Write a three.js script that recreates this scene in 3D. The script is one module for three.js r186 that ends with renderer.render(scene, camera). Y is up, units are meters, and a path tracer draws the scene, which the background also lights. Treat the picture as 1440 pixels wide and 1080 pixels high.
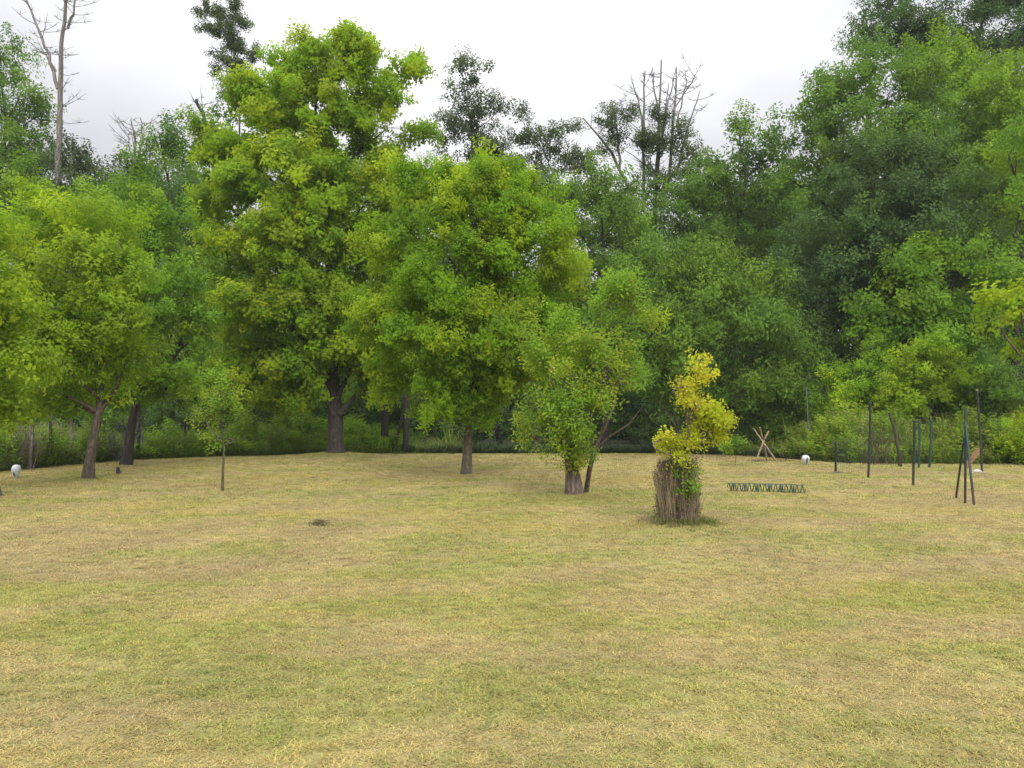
import * as THREE from 'three';

// ------------------------------------------------------------------ camera, sky, sun, exposure
const scene = new THREE.Scene();
const EYE = 1.6, FOCAL = 1083, PITCH = Math.atan(45 / FOCAL);
const camera = new THREE.PerspectiveCamera(2 * Math.atan(540 / FOCAL) * 180 / Math.PI, 4 / 3, 0.1, 900);
camera.position.set(0, EYE, 0);
camera.rotation.x = PITCH;
scene.add(camera);
scene.fog = new THREE.FogExp2(new THREE.Color().setRGB(0.86, 0.93, 1.0), 0.0004);

const renderer = new THREE.WebGLRenderer({ antialias: true });
renderer.toneMapping = THREE.LinearToneMapping;
renderer.toneMappingExposure = 1.68;
renderer.shadowMap.enabled = true;
renderer.shadowMap.type = THREE.PCFSoftShadowMap;

// seeded random numbers and value noise
function rngOf(seed) {
  let s = seed >>> 0;
  return () => {
    s = (s + 0x6D2B79F5) >>> 0;
    let t = Math.imul(s ^ (s >>> 15), 1 | s);
    t = (t + Math.imul(t ^ (t >>> 7), 61 | t)) ^ t;
    return ((t ^ (t >>> 14)) >>> 0) / 4294967296;
  };
}
function hash3(x, y, z) {
  let h = Math.imul(x, 374761393) ^ Math.imul(y, 668265263) ^ Math.imul(z, 2147483647 ^ 0x5bd1e995);
  h = Math.imul(h ^ (h >>> 13), 1274126177);
  return ((h ^ (h >>> 16)) >>> 0) / 4294967296;
}
const sm = (t) => t * t * (3 - 2 * t), lerp = (a, b, t) => a + (b - a) * t, clamp = (x, a = 0, b = 1) => Math.min(b, Math.max(a, x));
const step = (a, b, x) => sm(clamp((x - a) / (b - a)));
function noise(x, y, z = 0) {
  const i = Math.floor(x), j = Math.floor(y), k = Math.floor(z), u = sm(x - i), v = sm(y - j), w = sm(z - k);
  const c = (a, b, d) => hash3(i + a, j + b, k + d);
  return lerp(lerp(lerp(c(0, 0, 0), c(1, 0, 0), u), lerp(c(0, 1, 0), c(1, 1, 0), u), v), lerp(lerp(c(0, 0, 1), c(1, 0, 1), u), lerp(c(0, 1, 1), c(1, 1, 1), u), v), w);
}
function fbm(x, y, z = 0, n = 4) {
  let s = 0, a = 0.5, t = 0;
  for (let k = 0; k < n; k++) { s += a * noise(x, y, z); t += a; a *= 0.5; x = x * 2.03 + 17.3; y = y * 2.03 + 5.1; z = z * 2.03 + 9.7; }
  return s / t;
}

{ // overcast sky, brighter towards the zenith, with soft cloud relief
  const W = 1024, H = 512, data = new Float32Array(W * H * 4);
  for (let j = 0; j < H; j++) for (let i = 0; i < W; i++) {
    const el = ((j + 0.5) / H - 0.5) * Math.PI, az = ((i + 0.5) / W - 0.5) * 2 * Math.PI;
    const x = Math.cos(el) * Math.cos(az), y = Math.sin(el), z = Math.cos(el) * Math.sin(az);
    const q = 1 / (Math.max(y, 0) + 0.25);
    const c = fbm(x * q * 1.1 + 9.2, z * q * 1.1 + 3.5, y, 5);
    const h = Math.max(y, 0), base = 0.35 + 0.28 * h + 1.55 * h * h;
    const g = base * (0.70 + 0.36 * step(0.28, 0.66, c));
    const b = 1 - step(0.3, 0.68, c);
    const o = (j * W + i) * 4;
    data[o] = g * (1.0 - 0.045 * b); data[o + 1] = g * (1.0 - 0.025 * b); data[o + 2] = g * (1.015 + 0.02 * b); data[o + 3] = 1;
  }
  const sky = new THREE.DataTexture(data, W, H, THREE.RGBAFormat, THREE.FloatType);
  sky.mapping = THREE.EquirectangularReflectionMapping;
  sky.magFilter = sky.minFilter = THREE.LinearFilter;
  sky.wrapS = THREE.RepeatWrapping;
  sky.needsUpdate = true;
  scene.background = sky;
  scene.environment = sky;
}
const sun = new THREE.DirectionalLight(new THREE.Color().setRGB(1.0, 0.96, 0.88), 1.5);
sun.position.set(9, 40, 18);
sun.target.position.set(0, 0, -24);
sun.castShadow = true;
sun.shadow.radius = 50;
sun.shadow.mapSize.set(4096, 4096);
Object.assign(sun.shadow.camera, { left: -60, right: 60, top: 60, bottom: -60, near: 1, far: 160 });
scene.add(sun, sun.target);

// ------------------------------------------------------------------ placing
const V = (x, y, z) => new THREE.Vector3(x, y, z);
function look(u, v) { // direction through a point of the 1440 x 1080 view, with depth 1 along -z
  const x = (u - 720) / FOCAL, y = (540 - v) / FOCAL, c = Math.cos(PITCH), s = Math.sin(PITCH);
  const dy = y * c + s, dz = y * s - c;
  return V(x / -dz, dy / -dz, -1);
}
const P = (u, v, d) => look(u, v).multiplyScalar(d).add(V(0, EYE, 0));
const MOUNDS = [];
function ground(x, z) {
  let h = 0.10 * (fbm(x * 0.16 + 3, z * 0.22 + 8, 0, 3) - 0.5) + 0.03 * (fbm(x * 0.9, z * 0.9, 4, 2) - 0.5);
  h *= step(2, 8, Math.hypot(x, z));
  for (const [mx, mz, r, a] of MOUNDS) { const q = Math.hypot(x - mx, z - mz) / r; if (q < 3) h += a * Math.exp(-q * q); }
  return h;
}
function spot(u, v) { // the point of the ground seen there
  const dir = look(u, v), d = -EYE / dir.y, p = dir.multiplyScalar(d);
  return V(p.x, ground(p.x, p.z), p.z);
}
{
  for (const [u, v, r, a] of [[472, 641, 1.5, 0.16], [808, 699, 0.8, 0.05], [955, 741, 0.7, 0.05], [1075, 650, 1.0, 0.05], [655, 669, 0.6, 0.03]]) {
    const dir = look(u, v), d = EYE / -dir.y; MOUNDS.push([dir.x * d, -d, r, a]);
  }
}

// ------------------------------------------------------------------ naming
const used = new Map();
function numbered(name) {
  const n = used.get(name) ?? 0; used.set(name, n + 1);
  return n ? `${name}_${String(n).padStart(3, '0')}` : name;
}
function tag(o, label, category, group) {
  o.userData.label = label; o.userData.category = category;
  if (group) o.userData.group = group;
  return o;
}
function thing(name, label, category, pos, group) {
  const g = new THREE.Group(); g.name = numbered(name); g.position.copy(pos); scene.add(g);
  return tag(g, label, category, group);
}
function part(name, geo, mat, parent) {
  const m = new THREE.Mesh(geo, mat); m.name = name; m.castShadow = m.receiveShadow = true; parent.add(m);
  return m;
}

// ------------------------------------------------------------------ geometry collector
class Shape {
  constructor() { this.p = []; this.n = []; this.t = []; this.i = []; }
  vert(x, y, z, nx, ny, nz, u = 0, v = 0) { this.p.push(x, y, z); this.n.push(nx, ny, nz); this.t.push(u, v); return this.p.length / 3 - 1; }
  tri(a, b, c) { this.i.push(a, b, c); }
  face(a, b, c) { // flat triangle from three vectors
    const n = b.clone().sub(a).cross(c.clone().sub(a)).normalize();
    const k = [a, b, c].map((q) => this.vert(q.x, q.y, q.z, n.x, n.y, n.z, q.x, q.y));
    this.tri(...k);
  }
  tube(pts, radii, sides = 6, rough = 0, seed = 0, capEnd = true) {
    let up = V(0.31, 0.2, 0.93), prev = null, along = 0;
    const rows = [];
    for (let k = 0; k < pts.length; k++) {
      const d = (k === 0 ? pts[1].clone().sub(pts[0]) : k === pts.length - 1 ? pts[k].clone().sub(pts[k - 1]) : pts[k + 1].clone().sub(pts[k - 1])).normalize();
      if (Math.abs(d.dot(up)) > 0.95) up = V(1, 0.1, 0.05);
      const a = (prev ?? up).clone().sub(d.clone().multiplyScalar(d.dot(prev ?? up))).normalize(), b = d.clone().cross(a);
      prev = a;
      if (k) along += pts[k].distanceTo(pts[k - 1]);
      const row = [];
      for (let s = 0; s <= sides; s++) {
        const w = (s % sides) / sides * Math.PI * 2, c = Math.cos(w), q = Math.sin(w);
        const nx = a.x * c + b.x * q, ny = a.y * c + b.y * q, nz = a.z * c + b.z * q;
        const r = radii[k] * (1 + rough * (fbm(c * 2.2 + seed, q * 2.2 + seed * 3.1, along * 2.5, 3) - 0.5) * 2);
        row.push(this.vert(pts[k].x + nx * r, pts[k].y + ny * r, pts[k].z + nz * r, nx, ny, nz, s / sides * Math.max(0.12, Math.round(radii[0] * 6.28 * 4) / 4), along));
      }
      rows.push(row);
    }
    for (let k = 0; k + 1 < rows.length; k++) for (let s = 0; s < sides; s++) {
      const [a, b, c, d] = [rows[k][s], rows[k][s + 1], rows[k + 1][s], rows[k + 1][s + 1]];
      this.tri(a, b, c); this.tri(b, d, c);
    }
    const cap = (row, at, sign, d) => {
      const m = this.vert(at.x, at.y, at.z, d.x * sign, d.y * sign, d.z * sign, 0, 0);
      const ring = row.map((q) => this.vert(this.p[q * 3], this.p[q * 3 + 1], this.p[q * 3 + 2], d.x * sign, d.y * sign, d.z * sign, 0, 0));
      for (let s = 0; s < sides; s++) sign > 0 ? this.tri(m, ring[s], ring[s + 1]) : this.tri(m, ring[s + 1], ring[s]);
    };
    if (capEnd) {
      const n = pts.length - 1;
      cap(rows[n], pts[n], 1, pts[n].clone().sub(pts[n - 1]).normalize());
      cap(rows[0], pts[0], -1, pts[1].clone().sub(pts[0]).normalize());
    }
    return this;
  }
  get empty() { return !this.i.length; }
  build() {
    const g = new THREE.BufferGeometry();
    g.setAttribute('position', new THREE.Float32BufferAttribute(this.p, 3));
    g.setAttribute('normal', new THREE.Float32BufferAttribute(this.n, 3));
    g.setAttribute('uv', new THREE.Float32BufferAttribute(this.t, 2));
    g.setIndex(this.i);
    return g;
  }
}
const straight = (a, b, n, bow = V(0, 0, 0)) => Array.from({ length: n + 1 }, (_, k) => a.clone().lerp(b, k / n).addScaledVector(bow, 4 * (k / n) * (1 - k / n)));

// ------------------------------------------------------------------ materials
function dataMap(size, fn, srgb = true) { // fn(i, j) -> [r, g, b] linear; tiles by construction of fn
  const d = new Uint8Array(size * size * 4), enc = (c) => Math.round(255 * clamp(srgb ? (c <= 0.0031308 ? 12.92 * c : 1.055 * Math.pow(c, 1 / 2.4) - 0.055) : c));
  for (let j = 0; j < size; j++) for (let i = 0; i < size; i++) { const c = fn(i, j), o = (j * size + i) * 4; d[o] = enc(c[0]); d[o + 1] = enc(c[1]); d[o + 2] = enc(c[2]); d[o + 3] = 255; }
  const t = new THREE.DataTexture(d, size, size, THREE.RGBAFormat);
  t.magFilter = THREE.LinearFilter; t.minFilter = THREE.LinearMipmapLinearFilter; t.generateMipmaps = true;
  t.wrapS = t.wrapT = THREE.RepeatWrapping;
  if (srgb) t.colorSpace = THREE.SRGBColorSpace;
  t.needsUpdate = true;
  return t;
}
function tileNoise(x, y, px, py, n, seed) { // value noise that repeats every px, py cells
  let s = 0, a = 0.5, t = 0;
  for (let k = 0; k < n; k++) {
    const i = Math.floor(x), j = Math.floor(y), u = sm(x - i), v = sm(y - j), w = (p, q) => ((p % q) + q) % q;
    const c = (e, f) => hash3(w(i + e, px), w(j + f, py), seed + k * 31);
    s += a * lerp(lerp(c(0, 0), c(1, 0), u), lerp(c(0, 1), c(1, 1), u), v); t += a; a *= 0.55; x *= 2; y *= 2; px *= 2; py *= 2;
  }
  return s / t;
}
const BARK_N = 256;
const barkHeight = new Float32Array(BARK_N * BARK_N);
for (let j = 0; j < BARK_N; j++) for (let i = 0; i < BARK_N; i++) {
  const r = tileNoise(i / BARK_N * 14, j / BARK_N * 5, 14, 5, 4, 7);
  barkHeight[j * BARK_N + i] = clamp(1.25 - Math.abs(r - 0.5) * 4.2 * (0.6 + 0.5 * tileNoise(i / 32, j / 64, 8, 4, 2, 3))) * 0.0 + clamp(Math.abs(r - 0.5) * 4);
}
const barkBump = dataMap(BARK_N, (i, j) => { const h = barkHeight[j * BARK_N + i]; return [h, h, h]; }, false);
const barkMap = dataMap(BARK_N, (i, j) => {
  const h = barkHeight[j * BARK_N + i], k = 0.5 + 0.6 * h + 0.5 * (tileNoise(i / 16, j / 16, 16, 16, 3, 21) - 0.5);
  return [clamp(0.8 * k), clamp(0.8 * k), clamp(0.8 * k)];
});
const rgb = (r, g, b) => new THREE.Color().setRGB(r, g, b);
const barkMat = (r, g, b) => new THREE.MeshStandardMaterial({ color: rgb(r, g, b), map: barkMap, bumpMap: barkBump, bumpScale: 0.025, roughness: 0.95 });
const BARK = { brown: barkMat(0.21, 0.165, 0.13), dark: barkMat(0.095, 0.08, 0.07), grey: barkMat(0.33, 0.29, 0.27), pink: barkMat(0.27, 0.19, 0.17), green: barkMat(0.15, 0.15, 0.09) };
const leafMat = (through, rough = 1) => new THREE.MeshPhysicalMaterial({ color: 0xffffff, roughness: rough, transmission: through, thickness: 0, side: THREE.DoubleSide, specularIntensity: 0.25 });
const LEAF = { thin: leafMat(0.6), mid: leafMat(0.5), thick: leafMat(0.4) };

// ------------------------------------------------------------------ leaves: one sprig of a twig with its leaves, along +y
function sprig(seed, n, len, wid, reach, droop) {
  const r = rngOf(seed), s = new Shape();
  for (let k = 0; k < n; k++) {
    const t = (k + r() * 0.8) / n, az = k * 2.4 + r() * 1.1;
    const at = V((r() - 0.5) * reach * 0.25, reach * (t - 0.15), (r() - 0.5) * reach * 0.25);
    const out = V(Math.cos(az), 0.55 - droop + (r() - 0.5) * 0.9, Math.sin(az)).normalize();
    const L = len * (0.65 + 0.6 * r()), W = wid * (0.7 + 0.5 * r());
    const side = out.clone().cross(V(r() - 0.5, 1, r() - 0.5)).normalize(), nor = side.clone().cross(out).normalize();
    at.addScaledVector(out, reach * 0.12 + L * 0.15);
    const mid = at.clone().addScaledVector(out, L * 0.5).addScaledVector(nor, L * 0.06);
    const tip = at.clone().addScaledVector(out, L).addScaledVector(nor, -L * 0.12);
    const a = mid.clone().addScaledVector(side, W * 0.5).addScaledVector(nor, W * 0.14).addScaledVector(out, -L * 0.08);
    const b = mid.clone().addScaledVector(side, -W * 0.5).addScaledVector(nor, W * 0.14).addScaledVector(out, -L * 0.08);
    const put = (p, q, w) => s.face(p, q, w);
    put(at, a, tip); put(at, tip, b);
  }
  return s.build();
}
const SPRIG = {
  broad: sprig(11, 16, 0.165, 0.115, 0.42, 0.45),
  round: sprig(12, 18, 0.105, 0.066, 0.34, 0.25),
  small: sprig(13, 18, 0.085, 0.045, 0.34, 0.1),
  tiny: sprig(17, 14, 0.075, 0.038, 0.22, 0.0),
  far: sprig(14, 19, 0.17, 0.11, 0.55, 0.4),
  fine: sprig(15, 22, 0.17, 0.07, 0.6, 0.5),
  willow: sprig(16, 22, 0.19, 0.055, 0.55, 0.75),
};
// palette: [main, young, old] linear base colours
const PAL = {
  lime: [[0.272, 0.435, 0.014], [0.390, 0.480, 0.015], [0.205, 0.360, 0.014]],
  fresh: [[0.225, 0.395, 0.014], [0.350, 0.455, 0.015], [0.160, 0.320, 0.015]],
  olive: [[0.260, 0.405, 0.014], [0.345, 0.455, 0.018], [0.180, 0.310, 0.016]],
  leaf: [[0.170, 0.320, 0.022], [0.255, 0.395, 0.022], [0.115, 0.235, 0.022]],
  mid: [[0.140, 0.255, 0.032], [0.195, 0.315, 0.032], [0.098, 0.188, 0.030]],
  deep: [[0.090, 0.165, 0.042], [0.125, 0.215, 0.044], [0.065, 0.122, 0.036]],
  grey: [[0.098, 0.140, 0.052], [0.125, 0.172, 0.056], [0.074, 0.108, 0.046]],
  apple: [[0.230, 0.400, 0.030], [0.370, 0.440, 0.036], [0.170, 0.310, 0.026]],
  gold: [[0.54, 0.57, 0.025], [0.72, 0.66, 0.07], [0.34, 0.46, 0.025]],
};

function scatterMesh(name, geo, mat, list, parent) { // list: [position, quaternion, scale, colour]
  const m = new THREE.InstancedMesh(geo, mat, list.length), M = new THREE.Matrix4(), S = V(1, 1, 1), C = new THREE.Color();
  list.forEach(([p, q, s, c], k) => { m.setMatrixAt(k, M.compose(p, q, typeof s === 'number' ? S.set(s, s, s) : s)); m.setColorAt(k, C.setRGB(...c)); });
  m.name = name; m.userData.kind = 'stuff'; m.castShadow = m.receiveShadow = true; parent.add(m);
  return m;
}
let SPRIGS = 0, TRIS = 0;

// ------------------------------------------------------------------ trees
// lobes: [u, v, half width, half height, deeper by (m), share of young leaves] as seen from the lawn's near end, at depth d
function tree(o) {
  const r = rngOf(o.seed), d = o.d, f = d / FOCAL;
  const base = o.at ? o.at.clone() : (() => { const q = P(o.u, 600, d); return V(q.x, ground(q.x, -d), -d); })();
  const g = thing(o.name, o.label, o.category ?? 'tree', base, o.group);
  const lobes = o.lobes.map(([u, v, a, b, dz = 0, young = o.young ?? 0.2, pal]) => {
    const c = P(u, v, d + dz).sub(base);
    const less = o.shrink ?? 0.15 * (o.clump ?? 0.6), sz = (w) => Math.max(w * f * 0.4, w * f - less);
    return { c, rx: sz(a), ry: sz(b), rz: sz(a * 0.8 + b * 0.2) * (o.thick ?? 0.85), young, pal };
  });
  const top = o.top ? P(o.top[0], o.top[1], d).sub(base) : lobes.reduce((m, l) => (l.c.y > m.y ? l.c.clone() : m), V(0, 0.5, 0));
  // trunk
  const R = o.r ?? 0.15, nT = 14, wob = o.wob ?? 1, bend = V((r() - 0.5) * 0.5, 0, (r() - 0.5) * 0.5).multiplyScalar(o.bend ?? 1);
  const trunkPts = [], trunkR = [];
  for (let k = 0; k <= nT; k++) {
    const t = Math.pow(k / nT, 1.25), p = V(0, -0.12, 0).lerp(top, t).addScaledVector(bend, Math.sin(t * Math.PI));
    p.x += (noise(t * 5, o.seed) - 0.5) * R * 4.8 * t * wob; p.z += (noise(t * 5, o.seed + 40) - 0.5) * R * 1.6 * t * 3;
    trunkPts.push(p);
    trunkR.push(R * ((1 - 0.88 * t) * (1 + (o.flare ?? 0.45) * Math.exp(-Math.max(0, p.y) / (R * 1.6)))) * (o.shape ? o.shape(p.y) : 1));
  }
  const trunk = new Shape();
  const near = o.near ?? false;
  trunk.tube(trunkPts, trunkR, near ? 14 : 8, near ? 0.16 : 0.1, o.seed);
  const skel = trunkPts.map((p, k) => [p, trunkR[k]]).filter(([p]) => p.y > (o.first ?? 1.5));
  if (!skel.length) skel.push([trunkPts[nT], trunkR[nT]]);
  const bark = BARK[o.bark ?? 'brown'];
  // limbs towards the lobes, twigs towards the clumps
  const sprigs = [], U = V(0, 1, 0), pal = PAL[o.pal], rc0 = (o.clump ?? 0.6), spr = SPRIG[o.leaf];
  for (const l of lobes) {
    const limb = near ? new Shape() : trunk;
    const horiz = Math.hypot(l.c.x, l.c.z), want = l.c.y - horiz * (o.rise ?? 0.7) - l.ry * 0.3;
    let from = skel[0];
    for (const s of skel.slice(0, nT + 1)) if (s[0].y <= Math.max(want, skel[0][0].y) + 0.01) from = s;
    const path = straight(from[0], l.c, 6, V((r() - 0.5) * 0.6, (o.arch ?? 0.1) * horiz, (r() - 0.5) * 0.6));
    for (let k = 1; k < 6; k++) path[k].add(V((r() - 0.5), (r() - 0.5) * 0.6, (r() - 0.5)).multiplyScalar(0.12 * horiz * 0.5));
    const r0 = Math.min(from[1] * 0.75, 0.03 + R * 0.45);
    const limbR = path.map((_, k) => lerp(r0, Math.max(0.012, r0 * 0.25), k / 6));
    limb.tube(path, limbR, near ? 8 : 5, 0.1, o.seed + 5, false);
    const area = 4 * Math.PI * Math.pow((Math.pow(l.rx * l.ry, 1.6) + Math.pow(l.rx * l.rz, 1.6) + Math.pow(l.ry * l.rz, 1.6)) / 3, 1 / 1.6);
    const nC = Math.max(4, Math.round((o.dens ?? 1) * 1.3 * area / (Math.PI * rc0 * rc0)));
    for (let k = 0; k < nC; k++) {
      let y = r() * 2 - 1; const az = r() * 6.283, h = Math.sqrt(1 - y * y), q = V(h * Math.cos(az), y, h * Math.sin(az));
      if (q.z < -0.25 && r() < (o.cull ?? 0.55)) continue;
      if (q.y < -0.5 && r() < 0.3) continue;
      const rad = (0.5 + 0.5 * Math.pow(r(), 0.6)) * (r() < (o.out ?? 0.12) ? 1.08 + 0.2 * r() : 1);
      const c = V(q.x * l.rx, q.y * l.ry, q.z * l.rz).multiplyScalar(rad).add(l.c);
      if (c.y < (o.floor ?? 0.25)) continue;
      // twig from the nearest place of the limb
      if (r() < (o.twigs ?? 0.6)) {
        let best = 1; for (let m = 2; m < 7; m++) if (path[m].distanceTo(c) + (path[m].y > c.y ? 0.4 : 0) < path[best].distanceTo(c) + (path[best].y > c.y ? 0.4 : 0)) best = m;
        const tw = straight(path[best], c, 3, V((r() - 0.5) * 0.3, 0.12 * path[best].distanceTo(c) * (r() - 0.2), (r() - 0.5) * 0.3));
        const t0 = Math.min(limbR[best] * 0.6, 0.035);
        limb.tube(tw, [t0, t0 * 0.7, t0 * 0.5, t0 * 0.2], 4, 0, 0, false);
      }
      const rc = rc0 * (0.6 + 0.75 * r()), nS = Math.round((o.leaves ?? 22) * Math.pow(rc / rc0, 2));
      const young = r() < l.young * (0.5 + q.y * 0.5 + 0.5) ? 0.6 + 0.4 * r() : r() * 0.25, old = r() < 0.3 ? r() : r() * 0.25, tone = 0.82 + 0.36 * r();
      const axis = q.clone().addScaledVector(U, (o.up ?? 0.35) * 1.2).add(V(r() - 0.5, (r() - 0.5) * 0.6, r() - 0.5)).normalize(), spray = r(), reachOut = 1 + 0.9 * spray, slim = 1 - 0.42 * spray;
      const pp = l.pal ? PAL[l.pal] : pal;
      for (let m = 0; m < nS; m++) {
        const a2 = r() * 6.283, y2 = r() * 2 - 1, h2 = Math.sqrt(1 - y2 * y2), rr = Math.pow(r(), 0.45) * rc;
        const off = V(h2 * Math.cos(a2), y2 * (o.flat ?? 0.62), h2 * Math.sin(a2)).multiplyScalar(rr), al = off.dot(axis);
        off.multiplyScalar(slim).addScaledVector(axis, al * (reachOut - slim) + rc * 0.25 * (reachOut - 1));
        off.y -= (o.hang ?? 0.15) * (off.x * off.x + off.z * off.z) / rc;
        const dir = off.clone().normalize().multiplyScalar(0.9).addScaledVector(q, 0.5).addScaledVector(U, o.up ?? 0.35).add(V(r() - 0.5, r() - 0.5, r() - 0.5)).normalize();
        const Q = new THREE.Quaternion().setFromUnitVectors(U, dir).multiply(new THREE.Quaternion().setFromAxisAngle(U, r() * 6.283));
        const yv = clamp(young + (r() - 0.5) * 0.3), ov = clamp(old + (r() - 0.5) * 0.3), t2 = tone * (0.88 + 0.24 * r());
        const col = [0, 1, 2].map((n) => t2 * lerp(lerp(pp[0][n], pp[1][n], yv), pp[2][n], ov * (1 - yv)));
        sprigs.push([c.clone().add(off), Q, (o.size ?? 1) * (0.75 + 0.5 * r()), col]);
      }
    }
    if (near && !limb.empty) { part('limb', limb.build(), bark, g); TRIS += limb.i.length / 3; }
  }
  for (const extra of o.stems ?? []) trunk.tube(extra.pts.map((p) => p.clone().sub(base)), extra.r, 7, 0.1, o.seed + 9);
  part(o.stem ?? 'trunk', trunk.build(), bark, g); TRIS += trunk.i.length / 3;
  scatterMesh(o.mass ?? 'crown', spr, LEAF[o.skin ?? 'mid'], sprigs, g);
  SPRIGS += sprigs.length;
  return g;
}

// ------------------------------------------------------------------ ground
// the lawn's own colours: straw, brown, green and yellow patches
const LAWN = { straw: [0.425, 0.342, 0.132], brown: [0.355, 0.275, 0.118], green: [0.290, 0.297, 0.060], yellow: [0.395, 0.328, 0.082] };
function lawnColour(x, z) {
  const wob = 2.5 * (fbm(x * 0.12, z * 0.12, 2, 2) - 0.5);
  const a = fbm(x * 0.22 + 1.3, (z + wob) * 0.62, 1, 4), b = fbm(x * 0.33 + 40, (z - wob) * 0.8 + 7, 3, 4), c = fbm(x * 0.9 + 9, z * 1.5 + 3, 5, 3), e = fbm(x * 1.7, z * 5.5, 6, 3);
  const mow = 0.5 + 0.5 * Math.sin((z * 0.93 + x * 0.37 + wob * 0.6) * 2 * Math.PI / 1.7);
  const g = step(0.46, 0.66, a * 0.42 + c * 0.36 + e * 0.22 + 0.07 * (mow - 0.5)), br = step(0.47, 0.66, b * 0.6 + (1 - c) * 0.2 + e * 0.2), ye = step(0.45, 0.7, 1 - b * 0.5 - a * 0.3 - (1 - c) * 0.2);
  const along = 1 + 0.05 * Math.sin((x * 0.97 + z * 0.16 + wob * 0.25) * 2 * Math.PI / 1.9);
  const o = [0, 1, 2].map((k) => along * lerp(lerp(lerp(LAWN.straw[k], LAWN.yellow[k], ye * 0.8), LAWN.brown[k], br * 0.75), LAWN.green[k], g * 0.62));
  return o;
}
const EDGE = [[-60, -19], [-16.5, -20], [-14.95, -21.2], [-14.2, -28.6], [-11.5, -31.6], [-6, -33], [0, -33.2], [6, -32.6], [9.5, -31], [11.5, -26.4], [18, -25.5], [60, -24]];
function lawnEnd(x) { for (let k = 0; k + 1 < EDGE.length; k++) if (x <= EDGE[k + 1][0]) return lerp(EDGE[k][1], EDGE[k + 1][1], (x - EDGE[k][0]) / (EDGE[k + 1][0] - EDGE[k][0])); return EDGE[EDGE.length - 1][1]; }
const straw = dataMap(1024, (() => {
  const N = 1024, A = new Float32Array(N * N).fill(0.62), r = rngOf(5);
  for (let j = 0; j < N; j++) for (let i = 0; i < N; i++) A[j * N + i] = 0.52 + 0.25 * tileNoise(i / N * 64, j / N * 64, 64, 64, 4, 2);
  for (let k = 0; k < 30000; k++) { // single stalks lying every way
    let x = r() * N, y = r() * N; const w = r() * 6.283, L = 8 + r() * 26, v = 0.35 + 0.75 * r();
    for (let m = 0; m < L; m++) { x += Math.cos(w); y += Math.sin(w); const q = (((y | 0) + N) % N) * N + (((x | 0) + N) % N); A[q] = lerp(A[q], v, 0.8); }
  }
  return (i, j) => { const a = A[j * N + i], t = tileNoise(i / N * 40, j / N * 40, 40, 40, 2, 77) - 0.5; return [clamp(a * (1 + 0.15 * t)), clamp(a), clamp(a * (1 - 0.2 * t))]; };
})());
{ // one sheet to the horizon, fine near, coarse far
  const xs = [], zs = [];
  for (let x = -30; x <= 30.01; x += 0.3) xs.push(x);
  for (const e of [45, 70, 110, 200, 420]) { xs.push(e); xs.unshift(-e); }
  for (let z = -42; z <= 6.01; z += 0.3) zs.push(z);
  for (const e of [-55, -80, -120, -200, -420]) zs.unshift(e);
  zs.push(30, 120);
  const s = new Shape(), col = [], W = xs.length;
  for (const z of zs) for (const x of xs) {
    s.vert(x, ground(x, z), z, 0, 1, 0, x / 1.6, z / 1.6);
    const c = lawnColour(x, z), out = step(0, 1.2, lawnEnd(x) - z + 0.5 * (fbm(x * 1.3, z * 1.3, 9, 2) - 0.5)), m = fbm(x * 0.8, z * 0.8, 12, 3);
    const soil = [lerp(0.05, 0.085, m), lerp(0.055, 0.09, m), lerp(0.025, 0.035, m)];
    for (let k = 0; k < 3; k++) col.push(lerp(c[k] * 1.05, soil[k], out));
  }
  for (let j = 0; j + 1 < zs.length; j++) for (let i = 0; i + 1 < W; i++) { const a = j * W + i; s.tri(a, a + W, a + 1); s.tri(a + 1, a + W, a + W + 1); }
  const g = s.build(); g.setAttribute('color', new THREE.Float32BufferAttribute(col, 3)); g.computeVertexNormals();
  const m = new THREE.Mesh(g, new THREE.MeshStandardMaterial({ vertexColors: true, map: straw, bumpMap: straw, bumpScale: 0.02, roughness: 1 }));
  m.name = 'ground'; m.receiveShadow = true; m.userData.kind = 'structure'; scene.add(m);
}
function blades(seed, n, h, w, spread, flat) { // a tuft of grass blades, each bent once
  const r = rngOf(seed), s = new Shape();
  for (let k = 0; k < n; k++) {
    const a = r() * 6.283, q = Math.sqrt(r()) * spread, lie = flat + (1 - flat) * r() * 0.8, b = r() * 6.283, H = h * (0.5 + 0.8 * r());
    const p = V(Math.cos(a) * q, 0, Math.sin(a) * q), dir = V(Math.cos(b) * lie, 1.02 - lie, Math.sin(b) * lie).normalize(), end = V(Math.cos(b) * (lie + 0.35), 0.7 - lie * 0.72, Math.sin(b) * (lie + 0.35)).normalize();
    const side = V(-Math.sin(b), 0, Math.cos(b)).multiplyScalar(w * (0.6 + 0.6 * r()));
    const m = p.clone().addScaledVector(dir, H * 0.6), t = m.clone().addScaledVector(end, H * 0.5);
    s.face(p.clone().sub(side), p.clone().add(side), m.clone().sub(side)); s.face(p.clone().add(side), m.clone().add(side), m.clone().sub(side)); s.face(m.clone().sub(side), m.clone().add(side), t);
  }
  return s.build();
}
const bladeMat = new THREE.MeshPhysicalMaterial({ color: 0xffffff, roughness: 1, transmission: 0.3, thickness: 0, side: THREE.DoubleSide, specularIntensity: 0.3 });
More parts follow.
